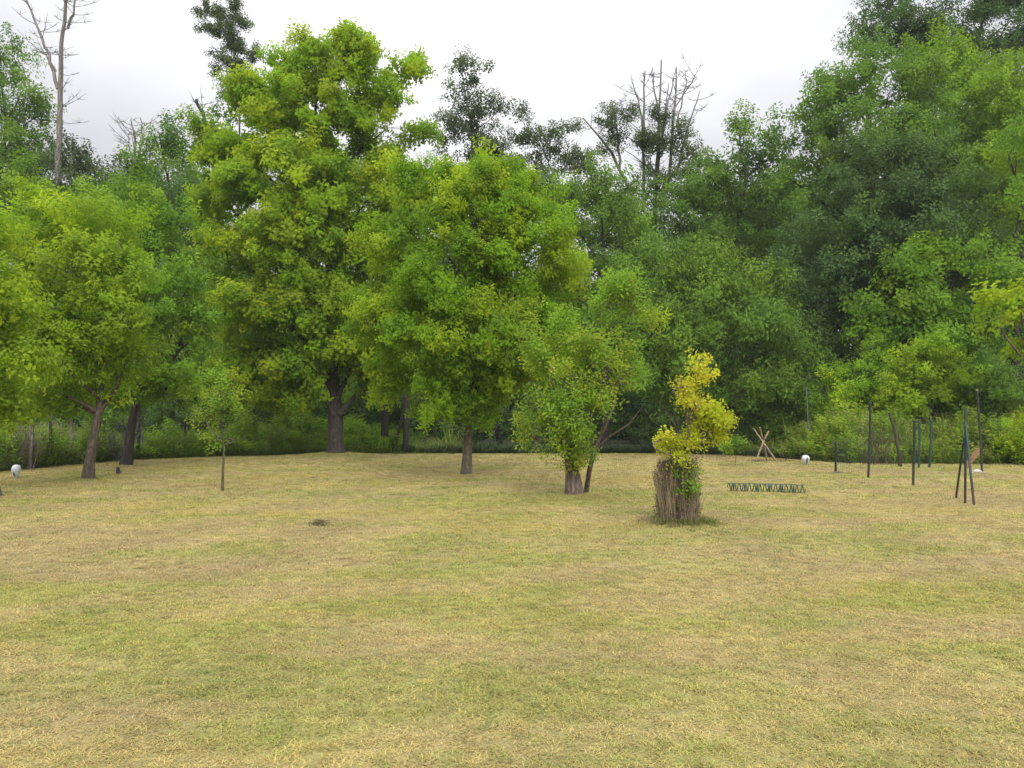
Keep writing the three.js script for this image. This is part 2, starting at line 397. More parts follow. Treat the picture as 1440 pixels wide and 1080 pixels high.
{ // mown grass
  const r = rngOf(99), list = [], Y = V(0, 1, 0);
  const add = (d0, d1, per, size) => {
    const area = 0.75 * (d1 * d1 - d0 * d0) + 2 * (d1 - d0), n = Math.round(area * per);
    for (let k = 0; k < n; k++) {
      const d = Math.sqrt(lerp(d0 * d0, d1 * d1, r())), x = (r() * 2 - 1) * (d * 0.74 + 1), z = -d;
      if (z < lawnEnd(x) - 0.5) continue;
      const c = lawnColour(x, z), dry = r(), t = (0.62 + 0.80 * r()), greener = clamp((c[1] / c[0] - 0.78) * 3);
      const k2 = dry < 0.25 ? [1.12, 1.05, 1.1] : dry > 0.9 - 0.3 * greener ? [0.72, 0.95, 0.7] : [1, 1, 1];
      list.push([V(x, ground(x, z) - 0.004, z), new THREE.Quaternion().setFromAxisAngle(Y, r() * 6.283), V(size, size * (0.75 + 0.4 * greener) * (0.7 + 0.6 * r()), size), c.map((v, n) => v * t * k2[n])]);
    }
  };
  add(2.2, 8, 620, 1); add(8, 15, 260, 1.25); add(15, 24, 90, 1.7); add(24, 35, 40, 2.2);
  const g = new THREE.Group();
  const m = scatterMesh('grass', blades(3, 15, 0.042, 0.0022, 0.05, 0.35), bladeMat, list, scene);
  tag(m, 'short mown grass of straw, brown and green patches over the whole lawn', 'grass');
  SPRIGS += list.length;
}
{ // tall grass and weeds at the lawn's far edge
  const tall = blades(8, 16, 0.75, 0.009, 0.16, 0.12);
  const strip = (name, label, n, pick, cols, seed) => {
    const r = rngOf(seed), list = [], Y = V(0, 1, 0);
    for (let k = 0; k < n; k++) {
      let [x, z, h] = pick(r); h *= -0.05 + 2.0 * fbm(x * 1.1 + seed, z * 1.1, 3, 3); const c = cols[Math.floor(r() * cols.length)], t = 0.75 + 0.5 * r();
      list.push([V(x, ground(x, z) - 0.02, z), new THREE.Quaternion().setFromAxisAngle(Y, r() * 6.283), V(0.8 + 0.5 * r(), h, 0.8 + 0.5 * r()), c.map((v) => v * t)]);
    }
    tag(scatterMesh(name, tall, bladeMat, list, scene), label, 'tall grass'); SPRIGS += n;
  };
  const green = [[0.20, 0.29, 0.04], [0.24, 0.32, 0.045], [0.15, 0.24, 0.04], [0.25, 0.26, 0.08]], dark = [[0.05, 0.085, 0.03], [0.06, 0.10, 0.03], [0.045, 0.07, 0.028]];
  strip('tall_grass', 'bright green tall grass and weeds behind the stakes at the right edge of the lawn', 5200, (r) => { const x = 11 + 15 * r(), z = lawnEnd(x) - 0.1 - 3.2 * Math.pow(r(), 0.8); return [x, z, (0.8 + 1.1 * r()) * step(9.5, 12, x + 0.2) * (0.35 + 0.65 * step(0, 1.3, lawnEnd(x) - z))]; }, green, 31);
  strip('tall_grass_002', 'green tall grass along the shaded wood edge behind the big tree', 5200, (r) => { const x = -15 + 9.5 * r() + (r() < 0.2 ? 4 * r() : 0), z = lawnEnd(x) + 0.15 - 3.2 * r(); return [x, z, (0.6 + 0.9 * r()) * (0.25 + 0.75 * step(-0.2, 1.2, lawnEnd(x) - z))]; }, [[0.16, 0.26, 0.03], [0.22, 0.32, 0.03], [0.12, 0.21, 0.03], [0.24, 0.24, 0.07]], 32);
  strip('tall_grass_003', 'dull green tall weeds by the old wire fence beside the leaning tree', 2600, (r) => { const z = -20.6 - 10 * r(), x = -14.75 + 0.07 * (-21 - z) - 4 * r(); return [x, z, (0.5 + 0.8 * r()) * step(0, 0.5, lawnEnd(x) - z)]; }, [[0.15, 0.20, 0.05], [0.13, 0.19, 0.045], [0.20, 0.17, 0.10]], 33);
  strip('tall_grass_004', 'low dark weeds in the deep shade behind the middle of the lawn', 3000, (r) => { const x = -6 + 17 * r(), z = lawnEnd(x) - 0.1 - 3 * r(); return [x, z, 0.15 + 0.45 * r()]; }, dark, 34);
}

function weeds(name, label, n, pick, cols, seed, hMax) { // upright leafy stems such as nettles, in patches
  const r = rngOf(seed), list = [], U = V(0, 1, 0);
  for (let k = 0; k < n; k++) {
    const [x, z, e] = pick(r), h = hMax * e * Math.max(0.12, -0.25 + 2.2 * fbm(x * 0.7 + seed, z * 0.9, 5, 3)) * (0.6 + 0.6 * r()), c = cols[Math.floor(r() * cols.length)], t = 0.8 + 0.4 * r();
    for (let y = 0.05; y < h; y += 0.17 + 0.1 * r()) list.push([V(x + (r() - 0.5) * 0.16, ground(x, z) + y, z + (r() - 0.5) * 0.16), new THREE.Quaternion().setFromUnitVectors(U, V((r() - 0.5) * 0.9, 0.9, (r() - 0.5) * 0.9).normalize()), 0.7 + 0.6 * r(), c.map((v) => v * t)]);
  }
  tag(scatterMesh(name, SPRIG.round, LEAF.thin, list, scene), label, 'weeds'); SPRIGS += list.length;
}
weeds('weeds', 'bright yellow-green nettles and weeds in front of the shrubs at the right edge', 1500, (r) => { const x = 9.6 + 15 * r(), q = Math.pow(r(), 0.9), z = lawnEnd(x) + 0.1 - 3.4 * q; return [x, z, step(9, 12.5, x) * (0.3 + 0.7 * step(-0.1, 0.5, q))]; }, [[0.30, 0.44, 0.04], [0.37, 0.48, 0.045], [0.24, 0.38, 0.045], [0.38, 0.40, 0.10]], 51, 1.25);
weeds('weeds_002', 'fresh green weeds in the shade left of the tallest tree', 1300, (r) => { const x = -15.5 + 10.5 * r(), q = r(), z = lawnEnd(x) + 0.1 - 3 * q; return [x, z, 0.3 + 0.7 * step(-0.1, 0.5, q)]; }, [[0.28, 0.44, 0.035], [0.23, 0.37, 0.04], [0.33, 0.48, 0.035]], 52, 1.15);
weeds('weeds_003', 'mixed green and brownish weeds under the old wire fence', 1100, (r) => { const z = -20.6 - 10 * r(), q = r(), x = -14.65 + 0.07 * (-21 - z) - 3.5 * q; return [x, z, 0.25 + 0.75 * step(-0.1, 0.5, q)]; }, [[0.28, 0.38, 0.06], [0.23, 0.34, 0.05], [0.30, 0.26, 0.14]], 53, 1.0);

// ------------------------------------------------------------------ trees on the lawn
const lawnTree = 'trees standing on the lawn';
tree({ name: 'broadleaf_tree', label: 'tallest lawn tree with dark thick forked trunk and yellow-green spreading crown', group: lawnTree, seed: 101, at: spot(472, 641), d: -spot(472, 641).z, r: 0.27, bark: 'dark', top: [455, 90], bend: 0.4, first: 2.3, near: true, flare: 0.6,
  out: 0.22, stems: [[[470, 585], [456, 556], [432, 532], [398, 520]], [[478, 582], [500, 556], [540, 538], [585, 528]], [[474, 560], [492, 520], [520, 470], [548, 430]], [[470, 555], [440, 500], [400, 440], [380, 400]]].map((q) => ({ pts: q.map(([u, v]) => P(u, v, -spot(472, 641).z - 0.3)), r: [0.11, 0.08, 0.05, 0.02] })),
  shape: (y) => 1 + 0.42 * Math.exp(-Math.pow((y - 1.1) / 0.25, 2)), leaf: 'broad', skin: 'thin', pal: 'lime', size: 0.86, clump: 0.50, leaves: 24, young: 0.3, hang: 0.3, flat: 0.7, dens: 0.84, rise: 0.8, twigs: 0.5,
  lobes: [[465, 85, 55, 45, 0], [412, 92, 32, 30, 0.5], [515, 105, 42, 45, -0.3], [570, 108, 30, 28, 0.4], [590, 92, 13, 14, 0.3], [372, 152, 48, 45, -0.5], [455, 175, 85, 60, 0.4], [545, 180, 50, 48, -0.6], [325, 205, 46, 45, 0.3], [400, 255, 85, 60, -1.2], [510, 275, 80, 60, -0.8], [318, 285, 38, 42, 0.6], [330, 355, 45, 45, -0.4, 0.6], [420, 355, 80, 60, -1.4, 0.45], [520, 380, 60, 55, 0.2], [375, 430, 62, 42, -1.6, 0.55], [345, 478, 40, 32, -0.8, 0.5], [455, 440, 70, 38, -1.2], [540, 470, 48, 40, 0.6], [400, 520, 46, 28, -1.2, 0.4], [352, 535, 32, 24, -0.7, 0.4], [385, 560, 34, 20, -0.6, 0.2], [412, 545, 32, 22, -0.6, 0.4], [550, 515, 50, 26, -0.8, 0.2], [515, 492, 38, 24, -0.9, 0.3], [460, 488, 44, 22, -1.2, 0.3], [335, 500, 30, 26, 0.2, 0.4]] });
tree({ name: 'broadleaf_tree', label: 'middle lawn tree with bright green rounded crown on a straight brown trunk', group: lawnTree, seed: 102, at: spot(655, 669), d: -spot(655, 669).z, r: 0.135, bark: 'brown', top: [672, 330], bend: 0.3, first: 2.0, near: true, flare: 0.25,
  leaf: 'round', skin: 'thin', pal: 'fresh', size: 0.88, clump: 0.33, leaves: 25, young: 0.28, hang: 0.2, flat: 0.8, dens: 0.72, rise: 0.9, twigs: 0.5,
  lobes: [[688, 225, 34, 34, 0.2], [618, 265, 55, 42, 0.3, 0.5], [735, 275, 50, 40, 0.4, 0.4], [560, 300, 34, 30, 0.2, 0.5], [672, 300, 70, 55, -0.5], [560, 365, 50, 48, -0.1], [640, 390, 75, 60, -1.0], [740, 370, 68, 55, -0.6, 0.5], [795, 400, 36, 44, 0.2, 0.5], [530, 435, 40, 42, 0.1], [590, 470, 66, 52, -0.6], [690, 470, 80, 55, -1.0], [770, 470, 40, 45, -0.2], [560, 525, 40, 32, 0.2], [635, 545, 62, 34, -0.7], [705, 552, 40, 30, -0.2], [740, 520, 30, 30, 0.5]] });
{
  const b = spot(808, 699);
  const s2 = [spot(824, 696), P(829, 660, 15.3), P(838, 625, 15.2), P(850, 600, 15.1), P(862, 572, 15.0), P(872, 520, 15)], s3 = [P(836, 632, 15.25), P(860, 612, 15.1), P(884, 597, 14.9), P(905, 570, 14.8)];
  tree({ name: 'fruit_tree', out: 0.2, label: 'low bushy fruit tree with a stubby cut trunk and a thin bare side stem', group: lawnTree, category: 'tree', seed: 103, at: b, d: -b.z, r: 0.19, wob: 0.15, shrink: 0.2, bark: 'pink', top: [806, 590], bend: 0.1, first: 0.7, near: true, flare: 0.1,
    stems: [{ pts: s2, r: [0.055, 0.05, 0.045, 0.04, 0.03, 0.012] }, { pts: s3, r: [0.022, 0.017, 0.012, 0.005] }, { pts: [P(801, 660, 15.25), P(797, 640, 15.2), P(793, 622, 15.1)], r: [0.08, 0.06, 0.05] }],
    leaf: 'small', skin: 'thin', pal: 'apple', clump: 0.22, leaves: 12, young: 0.25, hang: 0, flat: 1, up: 1.0, dens: 0.8, rise: 1.0, twigs: 0.8, size: 0.85,
    lobes: [[866, 400, 16, 45, 0.1, 0.2], [850, 445, 30, 45, 0.2], [893, 425, 14, 40, 0, 0.4], [908, 465, 14, 44, 0.1, 0.3], [790, 470, 28, 40, 0], [745, 480, 16, 30, 0, 0.5], [775, 520, 44, 42, -0.2, 0.4], [835, 515, 50, 50, -0.4, 0.4], [885, 520, 34, 48, 0.1], [760, 575, 34, 36, -0.1], [800, 585, 46, 38, -0.5], [838, 572, 30, 28, -0.4], [738, 612, 14, 16, 0], [790, 622, 30, 18, -0.4], [822, 618, 14, 18, -0.2], [812, 650, 12, 14, -0.1]] });
}
tree({ name: 'broadleaf_tree', label: 'leaning lawn tree with pale olive crown by the wire fence', group: lawnTree, seed: 104, at: spot(123, 673), d: -spot(123, 673).z, r: 0.135, bark: 'brown', top: [150, 400], bend: 0.2, first: 1.5, near: true, flare: 0.3,
  leaf: 'round', skin: 'thin', pal: 'olive', clump: 0.40, leaves: 16, young: 0.25, hang: 0.1, flat: 0.75, up: 0.6, dens: 0.8, rise: 0.9, twigs: 0.6,
  lobes: [[60, 300, 34, 34, 0.3], [105, 320, 50, 42, 0], [35, 360, 50, 45, 0.2], [165, 335, 36, 38, 0.2], [110, 395, 70, 55, -0.6], [185, 395, 30, 32, 0], [50, 440, 60, 50, -0.3], [150, 460, 55, 48, -0.4], [85, 500, 60, 44, -0.6], [175, 515, 32, 26, 0.1, 0.4], [45, 545, 40, 32, -0.2], [130, 545, 50, 32, 0.3], [85, 570, 30, 22, 0]] });
tree({ name: 'broadleaf_tree', label: 'mid green lawn tree on a dark trunk just behind the leaning tree', group: lawnTree, seed: 105, at: spot(177, 654), d: -spot(177, 654).z, r: 0.16, bark: 'dark', top: [215, 380], bend: 0.2, first: 1.9, near: true,
  leaf: 'round', skin: 'mid', pal: 'leaf', clump: 0.5, leaves: 17, young: 0.22, hang: 0.2, flat: 0.6, dens: 0.8, rise: 0.8, size: 1.15,
  lobes: [[205, 300, 40, 40, 0.3], [150, 315, 40, 40, 0.3], [250, 330, 40, 42, 0.2], [205, 380, 60, 50, -0.4], [270, 395, 36, 40, 0], [230, 455, 60, 45, -0.4], [150, 420, 40, 40, 0.2], [285, 470, 26, 36, 0.2], [195, 525, 48, 36, 0], [250, 545, 40, 30, 0.2], [140, 560, 30, 24, 0.4]] });
tree({ name: 'broadleaf_tree', label: 'light-crowned tree whose trunk is cut by the left picture edge', group: lawnTree, seed: 106, at: spot(-6, 697), d: -spot(-6, 697).z, r: 0.10, bark: 'brown', top: [-30, 430], bend: 0.2, first: 1.3, near: true,
  leaf: 'round', skin: 'thin', pal: 'olive', clump: 0.36, leaves: 15, young: 0.3, hang: 0.1, flat: 0.75, up: 0.5, dens: 0.75, rise: 0.9,
  lobes: [[-10, 330, 45, 45, 0.2, 0.5], [-70, 380, 60, 60, 0], [10, 420, 45, 50, -0.2], [-40, 480, 60, 50, 0], [20, 520, 36, 36, 0], [-60, 560, 50, 30, 0], [12, 575, 20, 18, 0.2]] });
tree({ name: 'sapling', label: 'slim young sapling with sparse pale leaves before the big tree', group: 'young trees', category: 'sapling', seed: 107, at: spot(313, 690), d: -spot(313, 690).z, r: 0.032, bark: 'green', top: [311, 525], bend: 0.1, first: 0.9, near: true, flare: 0.3,
  leaf: 'tiny', skin: 'thin', pal: 'apple', shrink: 0, clump: 0.12, leaves: 3, young: 0.4, hang: 0, flat: 1, up: 1.1, dens: 0.42, rise: 1.2, twigs: 0.9, cull: 0.2,
  lobes: [[310, 532, 8, 20, 0], [298, 555, 11, 26, 0.05], [325, 552, 9, 24, 0], [288, 588, 12, 14, 0], [312, 580, 14, 26, 0], [332, 585, 10, 20, 0.1], [303, 615, 16, 14, 0]] });
tree({ name: 'sapling', label: 'tiny leafy sapling in the shade between the yellow tree and the stick tripod', group: 'young trees', category: 'sapling', seed: 108, at: spot(1034, 656), d: -spot(1034, 656).z, r: 0.012, bark: 'green', top: [1035, 622], bend: 0.1, first: 0.3, near: true, flare: 0.2,
  leaf: 'tiny', skin: 'mid', pal: 'leaf', clump: 0.14, leaves: 5, young: 0.2, hang: 0, flat: 0.6, up: 0.6, dens: 0.6, rise: 1, twigs: 0.9, cull: 0.2,
  lobes: [[1035, 625, 8, 5, 0], [1026, 629, 9, 4, 0], [1045, 627, 8, 4, 0.05]] });

// ------------------------------------------------------------------ wood behind
const wood = 'trees of the wood behind the lawn';
const back = (o) => tree({ group: wood, bend: 0.8, first: 2.5, leaf: 'far', skin: 'thick', pal: 'mid', clump: 0.95, leaves: 19, hang: 0.3, flat: 0.6, dens: 0.8, twigs: 0.3, cull: 0.75, r: 0.22, bark: 'dark', ...o });
// left
back({ name: 'poplar_tree', label: 'tall dark green tree at the left picture edge behind the bare trunk', seed: 201, u: 5, d: 46, pal: 'mid', dens: 1.15, r: 0.3, lobes: [[5, 75, 18, 30], [-15, 120, 40, 45], [30, 130, 34, 45], [60, 160, 16, 45], [5, 190, 60, 50], [55, 225, 30, 40], [0, 260, 70, 50], [-40, 330, 80, 70]] });
back({ name: 'poplar_tree', label: 'greyish thin crown standing right of the bare dead trunk', seed: 202, u: 125, d: 44, pal: 'grey', r: 0.18, dens: 0.5, lobes: [[100, 225, 26, 20], [135, 225, 30, 22], [165, 245, 26, 22], [120, 270, 50, 32], [90, 300, 50, 40]] });
back({ name: 'oak_tree', label: 'mid green bushy tree with pointed top behind the left lawn trees', seed: 203, u: 235, d: 43, pal: 'mid', r: 0.24, lobes: [[232, 190, 14, 18], [240, 220, 36, 28], [205, 240, 30, 26], [265, 250, 30, 34], [220, 290, 70, 46], [180, 330, 60, 50], [270, 330, 50, 50]] });
back({ name: 'oak_tree', label: 'dark blue-green tree between the tallest lawn tree and the left group', seed: 204, u: 290, d: 40, pal: 'deep', r: 0.22, lobes: [[310, 170, 22, 20], [255, 290, 36, 34], [290, 240, 36, 44], [290, 330, 50, 50], [300, 420, 60, 60]] });
back({ name: 'oak_tree', label: 'shaded green tree filling behind the leaning lawn tree', seed: 205, u: 110, d: 36, pal: 'leaf', lobes: [[40, 290, 50, 40], [120, 300, 50, 40], [180, 310, 40, 40], [90, 380, 90, 60], [30, 460, 80, 60], [170, 440, 60, 60], [100, 530, 90, 40]] });
back({ name: 'oak_tree', label: 'shaded green tree behind the corner lawn tree', seed: 206, u: 245, d: 37, pal: 'leaf', lobes: [[250, 390, 60, 50], [310, 440, 50, 60], [240, 480, 70, 50], [300, 530, 50, 40], [210, 550, 60, 36]] });
{ // thin ivy-clad tree
  back({ name: 'ivy_tree', label: 'thin leaning tree with a small ragged top above the tallest lawn tree', seed: 207, u: 335, d: 45, pal: 'grey', r: 0.16, top: [332, 60], bend: 0.1, first: 14, out: 0.35, shrink: 0, clump: 0.24, leaves: 7, dens: 1.0, size: 0.62, rise: 0.2, twigs: 0.9, lobes: [[330, 8, 8, 6], [292, 16, 14, 7], [316, 22, 14, 8], [338, 30, 8, 6], [290, 42, 9, 6], [316, 46, 18, 9], [330, 62, 12, 9], [312, 72, 9, 6], [354, 76, 9, 8], [322, 88, 14, 8], [306, 98, 8, 6], [332, 104, 10, 9], [328, 122, 10, 9], [338, 128, 10, 8], [324, 136, 8, 8]] });
}
back({ name: 'ash_tree', label: 'slender tree with thin layered dark top above the middle lawn tree', seed: 208, u: 665, d: 45, pal: 'grey', r: 0.2, top: [655, 95], bend: 0.2, first: 10, clump: 0.55, leaves: 12, dens: 0.75, size: 0.85, rise: 0.1, arch: 0, lobes: [[652, 95, 14, 10], [668, 108, 18, 10], [645, 128, 22, 12], [672, 145, 28, 12], [700, 155, 18, 10], [655, 170, 36, 16], [690, 185, 28, 20], [660, 215, 50, 34], [700, 250, 46, 40]] });
back({ name: 'ash_tree', label: 'thin open crown right of the slender layered top', seed: 209, u: 780, d: 46, pal: 'grey', r: 0.16, top: [775, 190], first: 10, clump: 0.5, leaves: 10, dens: 0.6, size: 0.85, lobes: [[738, 168, 8, 14], [742, 195, 16, 14], [768, 185, 18, 16], [795, 190, 20, 16], [815, 225, 18, 12], [780, 225, 30, 24], [745, 215, 18, 22], [800, 260, 50, 30]] });
back({ name: 'oak_tree', label: 'mid green rounded tree just right of the middle lawn tree top', seed: 210, u: 850, d: 39, pal: 'mid', lobes: [[835, 275, 44, 34], [880, 300, 44, 36], [920, 330, 36, 34], [800, 300, 36, 36], [840, 350, 70, 50], [810, 420, 60, 60], [900, 400, 60, 50]] });
back({ name: 'oak_tree', label: 'dark tree behind the bright middle lawn tree', seed: 211, u: 700, d: 40, pal: 'deep', lobes: [[660, 300, 70, 50], [740, 290, 50, 50], [600, 340, 70, 60], [700, 390, 90, 60], [600, 450, 90, 60], [760, 470, 70, 60]] });
back({ name: 'oak_tree', label: 'dark tree behind the tallest lawn tree', seed: 212, u: 480, d: 42, pal: 'mid', lobes: [[420, 260, 90, 60], [520, 300, 80, 60], [380, 380, 90, 70], [480, 400, 100, 70], [560, 420, 60, 60], [440, 500, 100, 50]] });
back({ name: 'oak_tree', label: 'dense green tree filling the gap below the half-dead tree', seed: 230, u: 955, d: 44, pal: 'mid', dens: 1, lobes: [[900, 300, 60, 34], [970, 300, 60, 36], [930, 350, 80, 50], [850, 320, 60, 50], [1010, 350, 60, 50], [780, 300, 50, 44]] });
back({ name: 'oak_tree', label: 'green tree closing the gap left of the tallest lawn tree', seed: 231, u: 190, d: 47, pal: 'mid', dens: 1, lobes: [[130, 290, 60, 44], [210, 270, 50, 40], [270, 280, 50, 50], [170, 350, 90, 60], [60, 300, 60, 50], [280, 370, 60, 60]] });
back({ name: 'oak_tree', label: 'dense tree closing the gap under the light feathery crown', seed: 232, u: 1400, d: 45, pal: 'mid', dens: 1, lobes: [[1330, 150, 60, 50], [1400, 140, 60, 60], [1370, 220, 80, 60], [1440, 220, 60, 70], [1420, 320, 70, 60], [1300, 220, 60, 60]] });
// the broad drooping tree
back({ name: 'drooping_tree', label: 'broad rounded tree drooping almost to the lawn behind the yellow tree', seed: 213, u: 985, d: 32.8, pal: 'mid', leaf: 'fine', clump: 0.7, leaves: 16, hang: 0.5, dens: 0.85, r: 0.28, first: 1.2, cull: 0.6, young: 0.3, lobes: [[930, 390, 50, 44], [985, 385, 46, 44], [905, 445, 52, 48, -0.5], [985, 445, 66, 54, -1], [1060, 425, 48, 44, -0.2], [900, 515, 46, 40, -0.4], [965, 520, 66, 40, -1.2], [1050, 500, 66, 54, -1.2], [1110, 480, 42, 46], [1130, 530, 46, 42, -0.4], [1075, 560, 50, 40, -0.9], [1140, 575, 34, 32], [1105, 600, 30, 26, -0.3], [1160, 530, 26, 28]] });
// dead stems with a leafy middle
back({ name: 'ash_tree', label: 'half-dead tree with bare twigs above a thin leafy middle', seed: 214, u: 915, d: 47, pal: 'grey', r: 0.18, top: [930, 120], first: 9, clump: 0.5, leaves: 10, dens: 0.62, size: 0.85,
  lobes: [[855, 175, 16, 20], [870, 205, 20, 24], [880, 165, 12, 14], [920, 175, 22, 20], [945, 195, 26, 24], [915, 215, 24, 28], [960, 225, 28, 26], [890, 250, 24, 26], [940, 260, 40, 28]] });
back({ name: 'oak_tree', label: 'dark olive tree with a small spike top left of the huge right tree', seed: 215, u: 1035, d: 43, pal: 'mid', lobes: [[1040, 178, 8, 16], [1042, 205, 24, 22], [1010, 225, 26, 20], [1075, 215, 26, 24], [985, 250, 36, 30], [1040, 255, 60, 40], [1000, 310, 70, 50], [1080, 310, 60, 60]] });
// right mass
back({ name: 'poplar_tree', label: 'very tall dark tree whose top leaves the picture at the upper right', seed: 216, u: 1320, d: 50, pal: 'deep', dens: 1.1, r: 0.35, lobes: [[1222, 62, 30, 32], [1235, 25, 34, 34], [1290, 15, 44, 44], [1260, 75, 50, 44], [1350, 25, 50, 44], [1420, 25, 50, 50], [1400, 85, 70, 50], [1320, 80, 60, 44], [1300, -50, 70, 50], [1400, -60, 80, 60]] });
back({ name: 'maple_tree', label: 'huge mid green tree with a rounded left shoulder against the sky', seed: 217, u: 1215, d: 39, pal: 'mid', r: 0.35, clump: 0.85, lobes: [[1225, 85, 40, 34, 0.5], [1190, 125, 46, 44], [1150, 150, 34, 34, 0.5], [1250, 130, 56, 48, -0.5], [1135, 200, 44, 44, 0.5], [1200, 200, 70, 55, -1], [1270, 210, 60, 50, -0.5], [1105, 245, 26, 34, 0.5], [1150, 270, 60, 44, -0.5]] });
back({ name: 'alder_tree', label: 'darkest glossy tree in the middle of the right-hand wood', seed: 218, u: 1245, d: 35, pal: 'deep', r: 0.3, clump: 0.75, leaves: 18, lobes: [[1230, 250, 60, 44], [1310, 245, 56, 48], [1190, 310, 66, 50, -0.5], [1280, 320, 76, 56, -1], [1360, 310, 44, 50], [1140, 370, 60, 50], [1220, 400, 80, 56, -0.6], [1320, 400, 70, 50], [1150, 440, 60, 50], [1210, 480, 60, 44]] });
back({ name: 'lime_tree', label: 'light green feathery crown in front of the very tall dark tree', seed: 219, u: 1345, d: 41, pal: 'leaf', leaf: 'far', young: 0.7, skin: 'mid', dens: 1, r: 0.25, lobes: [[1310, 70, 24, 26], [1365, 75, 20, 24], [1320, 115, 40, 36], [1375, 125, 36, 40], [1425, 105, 24, 30], [1340, 175, 60, 44], [1420, 180, 44, 50], [1390, 240, 60, 44]] });
back({ name: 'maple_tree', label: 'olive green tree at the right picture edge below the light crown', seed: 220, u: 1430, d: 33, pal: 'leaf', young: 0.45, lobes: [[1425, 210, 34, 34], [1420, 270, 46, 50], [1450, 330, 50, 50], [1400, 350, 36, 40, 0.5]] });
back({ name: 'chestnut_tree', label: 'broad-leaved green tree hanging low right of the darkest tree', seed: 221, u: 1290, d: 32, pal: 'leaf', skin: 'mid', clump: 0.65, young: 0.25, lobes: [[1290, 385, 40, 30], [1330, 360, 30, 26], [1265, 430, 50, 36], [1340, 420, 56, 40], [1300, 465, 60, 34], [1235, 470, 30, 30], [1370, 470, 50, 34], [1400, 410, 36, 40]] });
tree({ name: 'maple_tree', label: 'bright yellow-green leafy branches reaching in from the right picture edge', group: wood, seed: 222, u: 1500, d: 25, pal: 'lime', leaf: 'broad', skin: 'thin', clump: 0.3, leaves: 8, young: 0.5, hang: 0.5, flat: 0.4, dens: 0.42, r: 0.14, first: 1.5, twigs: 0.6, bark: 'brown', lobes: [[1395, 425, 22, 16], [1425, 415, 26, 18], [1405, 455, 24, 14], [1440, 442, 24, 14], [1432, 498, 16, 10], [1475, 430, 40, 40]] });
// shrubs at the lawn's right edge
const shrubs = 'shrubs at the wood edge';
const shrub = (o) => tree({ name: 'shrub', category: 'shrub', group: shrubs, stem: 'stem', mass: 'foliage', r: 0.05, first: 0.3, bend: 0.4, leaf: 'round', skin: 'mid', pal: 'leaf', clump: 0.42, leaves: 14, hang: 0.2, flat: 0.7, dens: 0.8, twigs: 0.4, cull: 0.55, bark: 'dark', young: 0.3, floor: 0.1, ...o });
shrub({ label: 'bright green shrub right of the tall thin pole', seed: 301, u: 1185, d: 30, pal: 'fresh', lobes: [[1180, 540, 26, 24], [1205, 560, 30, 28], [1170, 580, 30, 28], [1205, 610, 34, 26], [1165, 615, 26, 24], [1235, 590, 26, 34]] });
shrub({ label: 'pointed shrub growing up above the stake row', seed: 302, u: 1225, d: 30.5, young: 0.5, lobes: [[1225, 490, 10, 20], [1228, 520, 22, 22], [1245, 545, 26, 26], [1215, 550, 26, 26]] });
shrub({ label: 'large pale shrub behind the middle stakes', seed: 303, u: 1310, d: 29, size: 1.1, pal: 'olive', young: 0.3, lobes: [[1300, 500, 26, 24], [1275, 525, 30, 24], [1325, 520, 32, 26], [1300, 555, 50, 30], [1345, 550, 34, 28], [1270, 570, 30, 26]] });
shrub({ label: 'green shrub behind the tall brown pole', seed: 304, u: 1400, d: 28.5, pal: 'mid', lobes: [[1380, 520, 24, 24], [1420, 530, 34, 34], [1395, 560, 40, 34], [1440, 575, 40, 36]] });
shrub({ label: 'low yellow-green shrub at the right picture edge', seed: 305, u: 1435, d: 25.3, pal: 'lime', young: 0.3, lobes: [[1425, 615, 20, 20], [1450, 605, 30, 30], [1440, 635, 26, 18]] });
shrub({ label: 'dull brownish bush under the tall brown pole', seed: 306, u: 1398, d: 26.5, pal: 'grey', lobes: [[1390, 620, 22, 18], [1415, 630, 22, 16]] });
// understory along the back
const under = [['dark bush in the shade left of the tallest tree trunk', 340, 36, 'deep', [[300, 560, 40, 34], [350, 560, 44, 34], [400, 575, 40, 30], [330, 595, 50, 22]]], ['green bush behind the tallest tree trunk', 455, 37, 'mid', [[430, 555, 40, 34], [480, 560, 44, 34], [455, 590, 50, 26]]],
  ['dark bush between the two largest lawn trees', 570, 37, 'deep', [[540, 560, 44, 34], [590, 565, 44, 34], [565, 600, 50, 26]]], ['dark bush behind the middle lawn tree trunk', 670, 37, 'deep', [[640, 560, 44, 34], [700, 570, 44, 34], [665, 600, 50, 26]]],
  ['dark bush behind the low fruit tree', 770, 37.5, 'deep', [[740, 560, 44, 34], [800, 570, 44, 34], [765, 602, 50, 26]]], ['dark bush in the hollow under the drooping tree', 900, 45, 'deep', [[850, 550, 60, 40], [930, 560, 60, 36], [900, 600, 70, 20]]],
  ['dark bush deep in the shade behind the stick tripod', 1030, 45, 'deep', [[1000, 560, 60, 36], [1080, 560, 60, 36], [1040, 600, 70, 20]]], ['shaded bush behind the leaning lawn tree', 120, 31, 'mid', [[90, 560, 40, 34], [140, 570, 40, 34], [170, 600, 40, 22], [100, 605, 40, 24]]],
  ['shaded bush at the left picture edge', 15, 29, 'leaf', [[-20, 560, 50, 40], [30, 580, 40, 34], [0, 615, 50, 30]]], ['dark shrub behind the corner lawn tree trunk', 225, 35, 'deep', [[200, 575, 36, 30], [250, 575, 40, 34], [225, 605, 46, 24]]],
  ['dark undergrowth behind the stakes', 1130, 37, 'deep', [[1110, 560, 50, 40], [1180, 540, 50, 50], [1150, 604, 60, 30]]], ['dark undergrowth behind the large pale shrub', 1290, 34, 'deep', [[1240, 550, 60, 46], [1330, 540, 60, 46], [1290, 600, 70, 36]]], ['dark undergrowth at the right picture edge', 1410, 34, 'deep', [[1390, 500, 60, 46], [1450, 540, 60, 46], [1420, 600, 70, 36]]]];
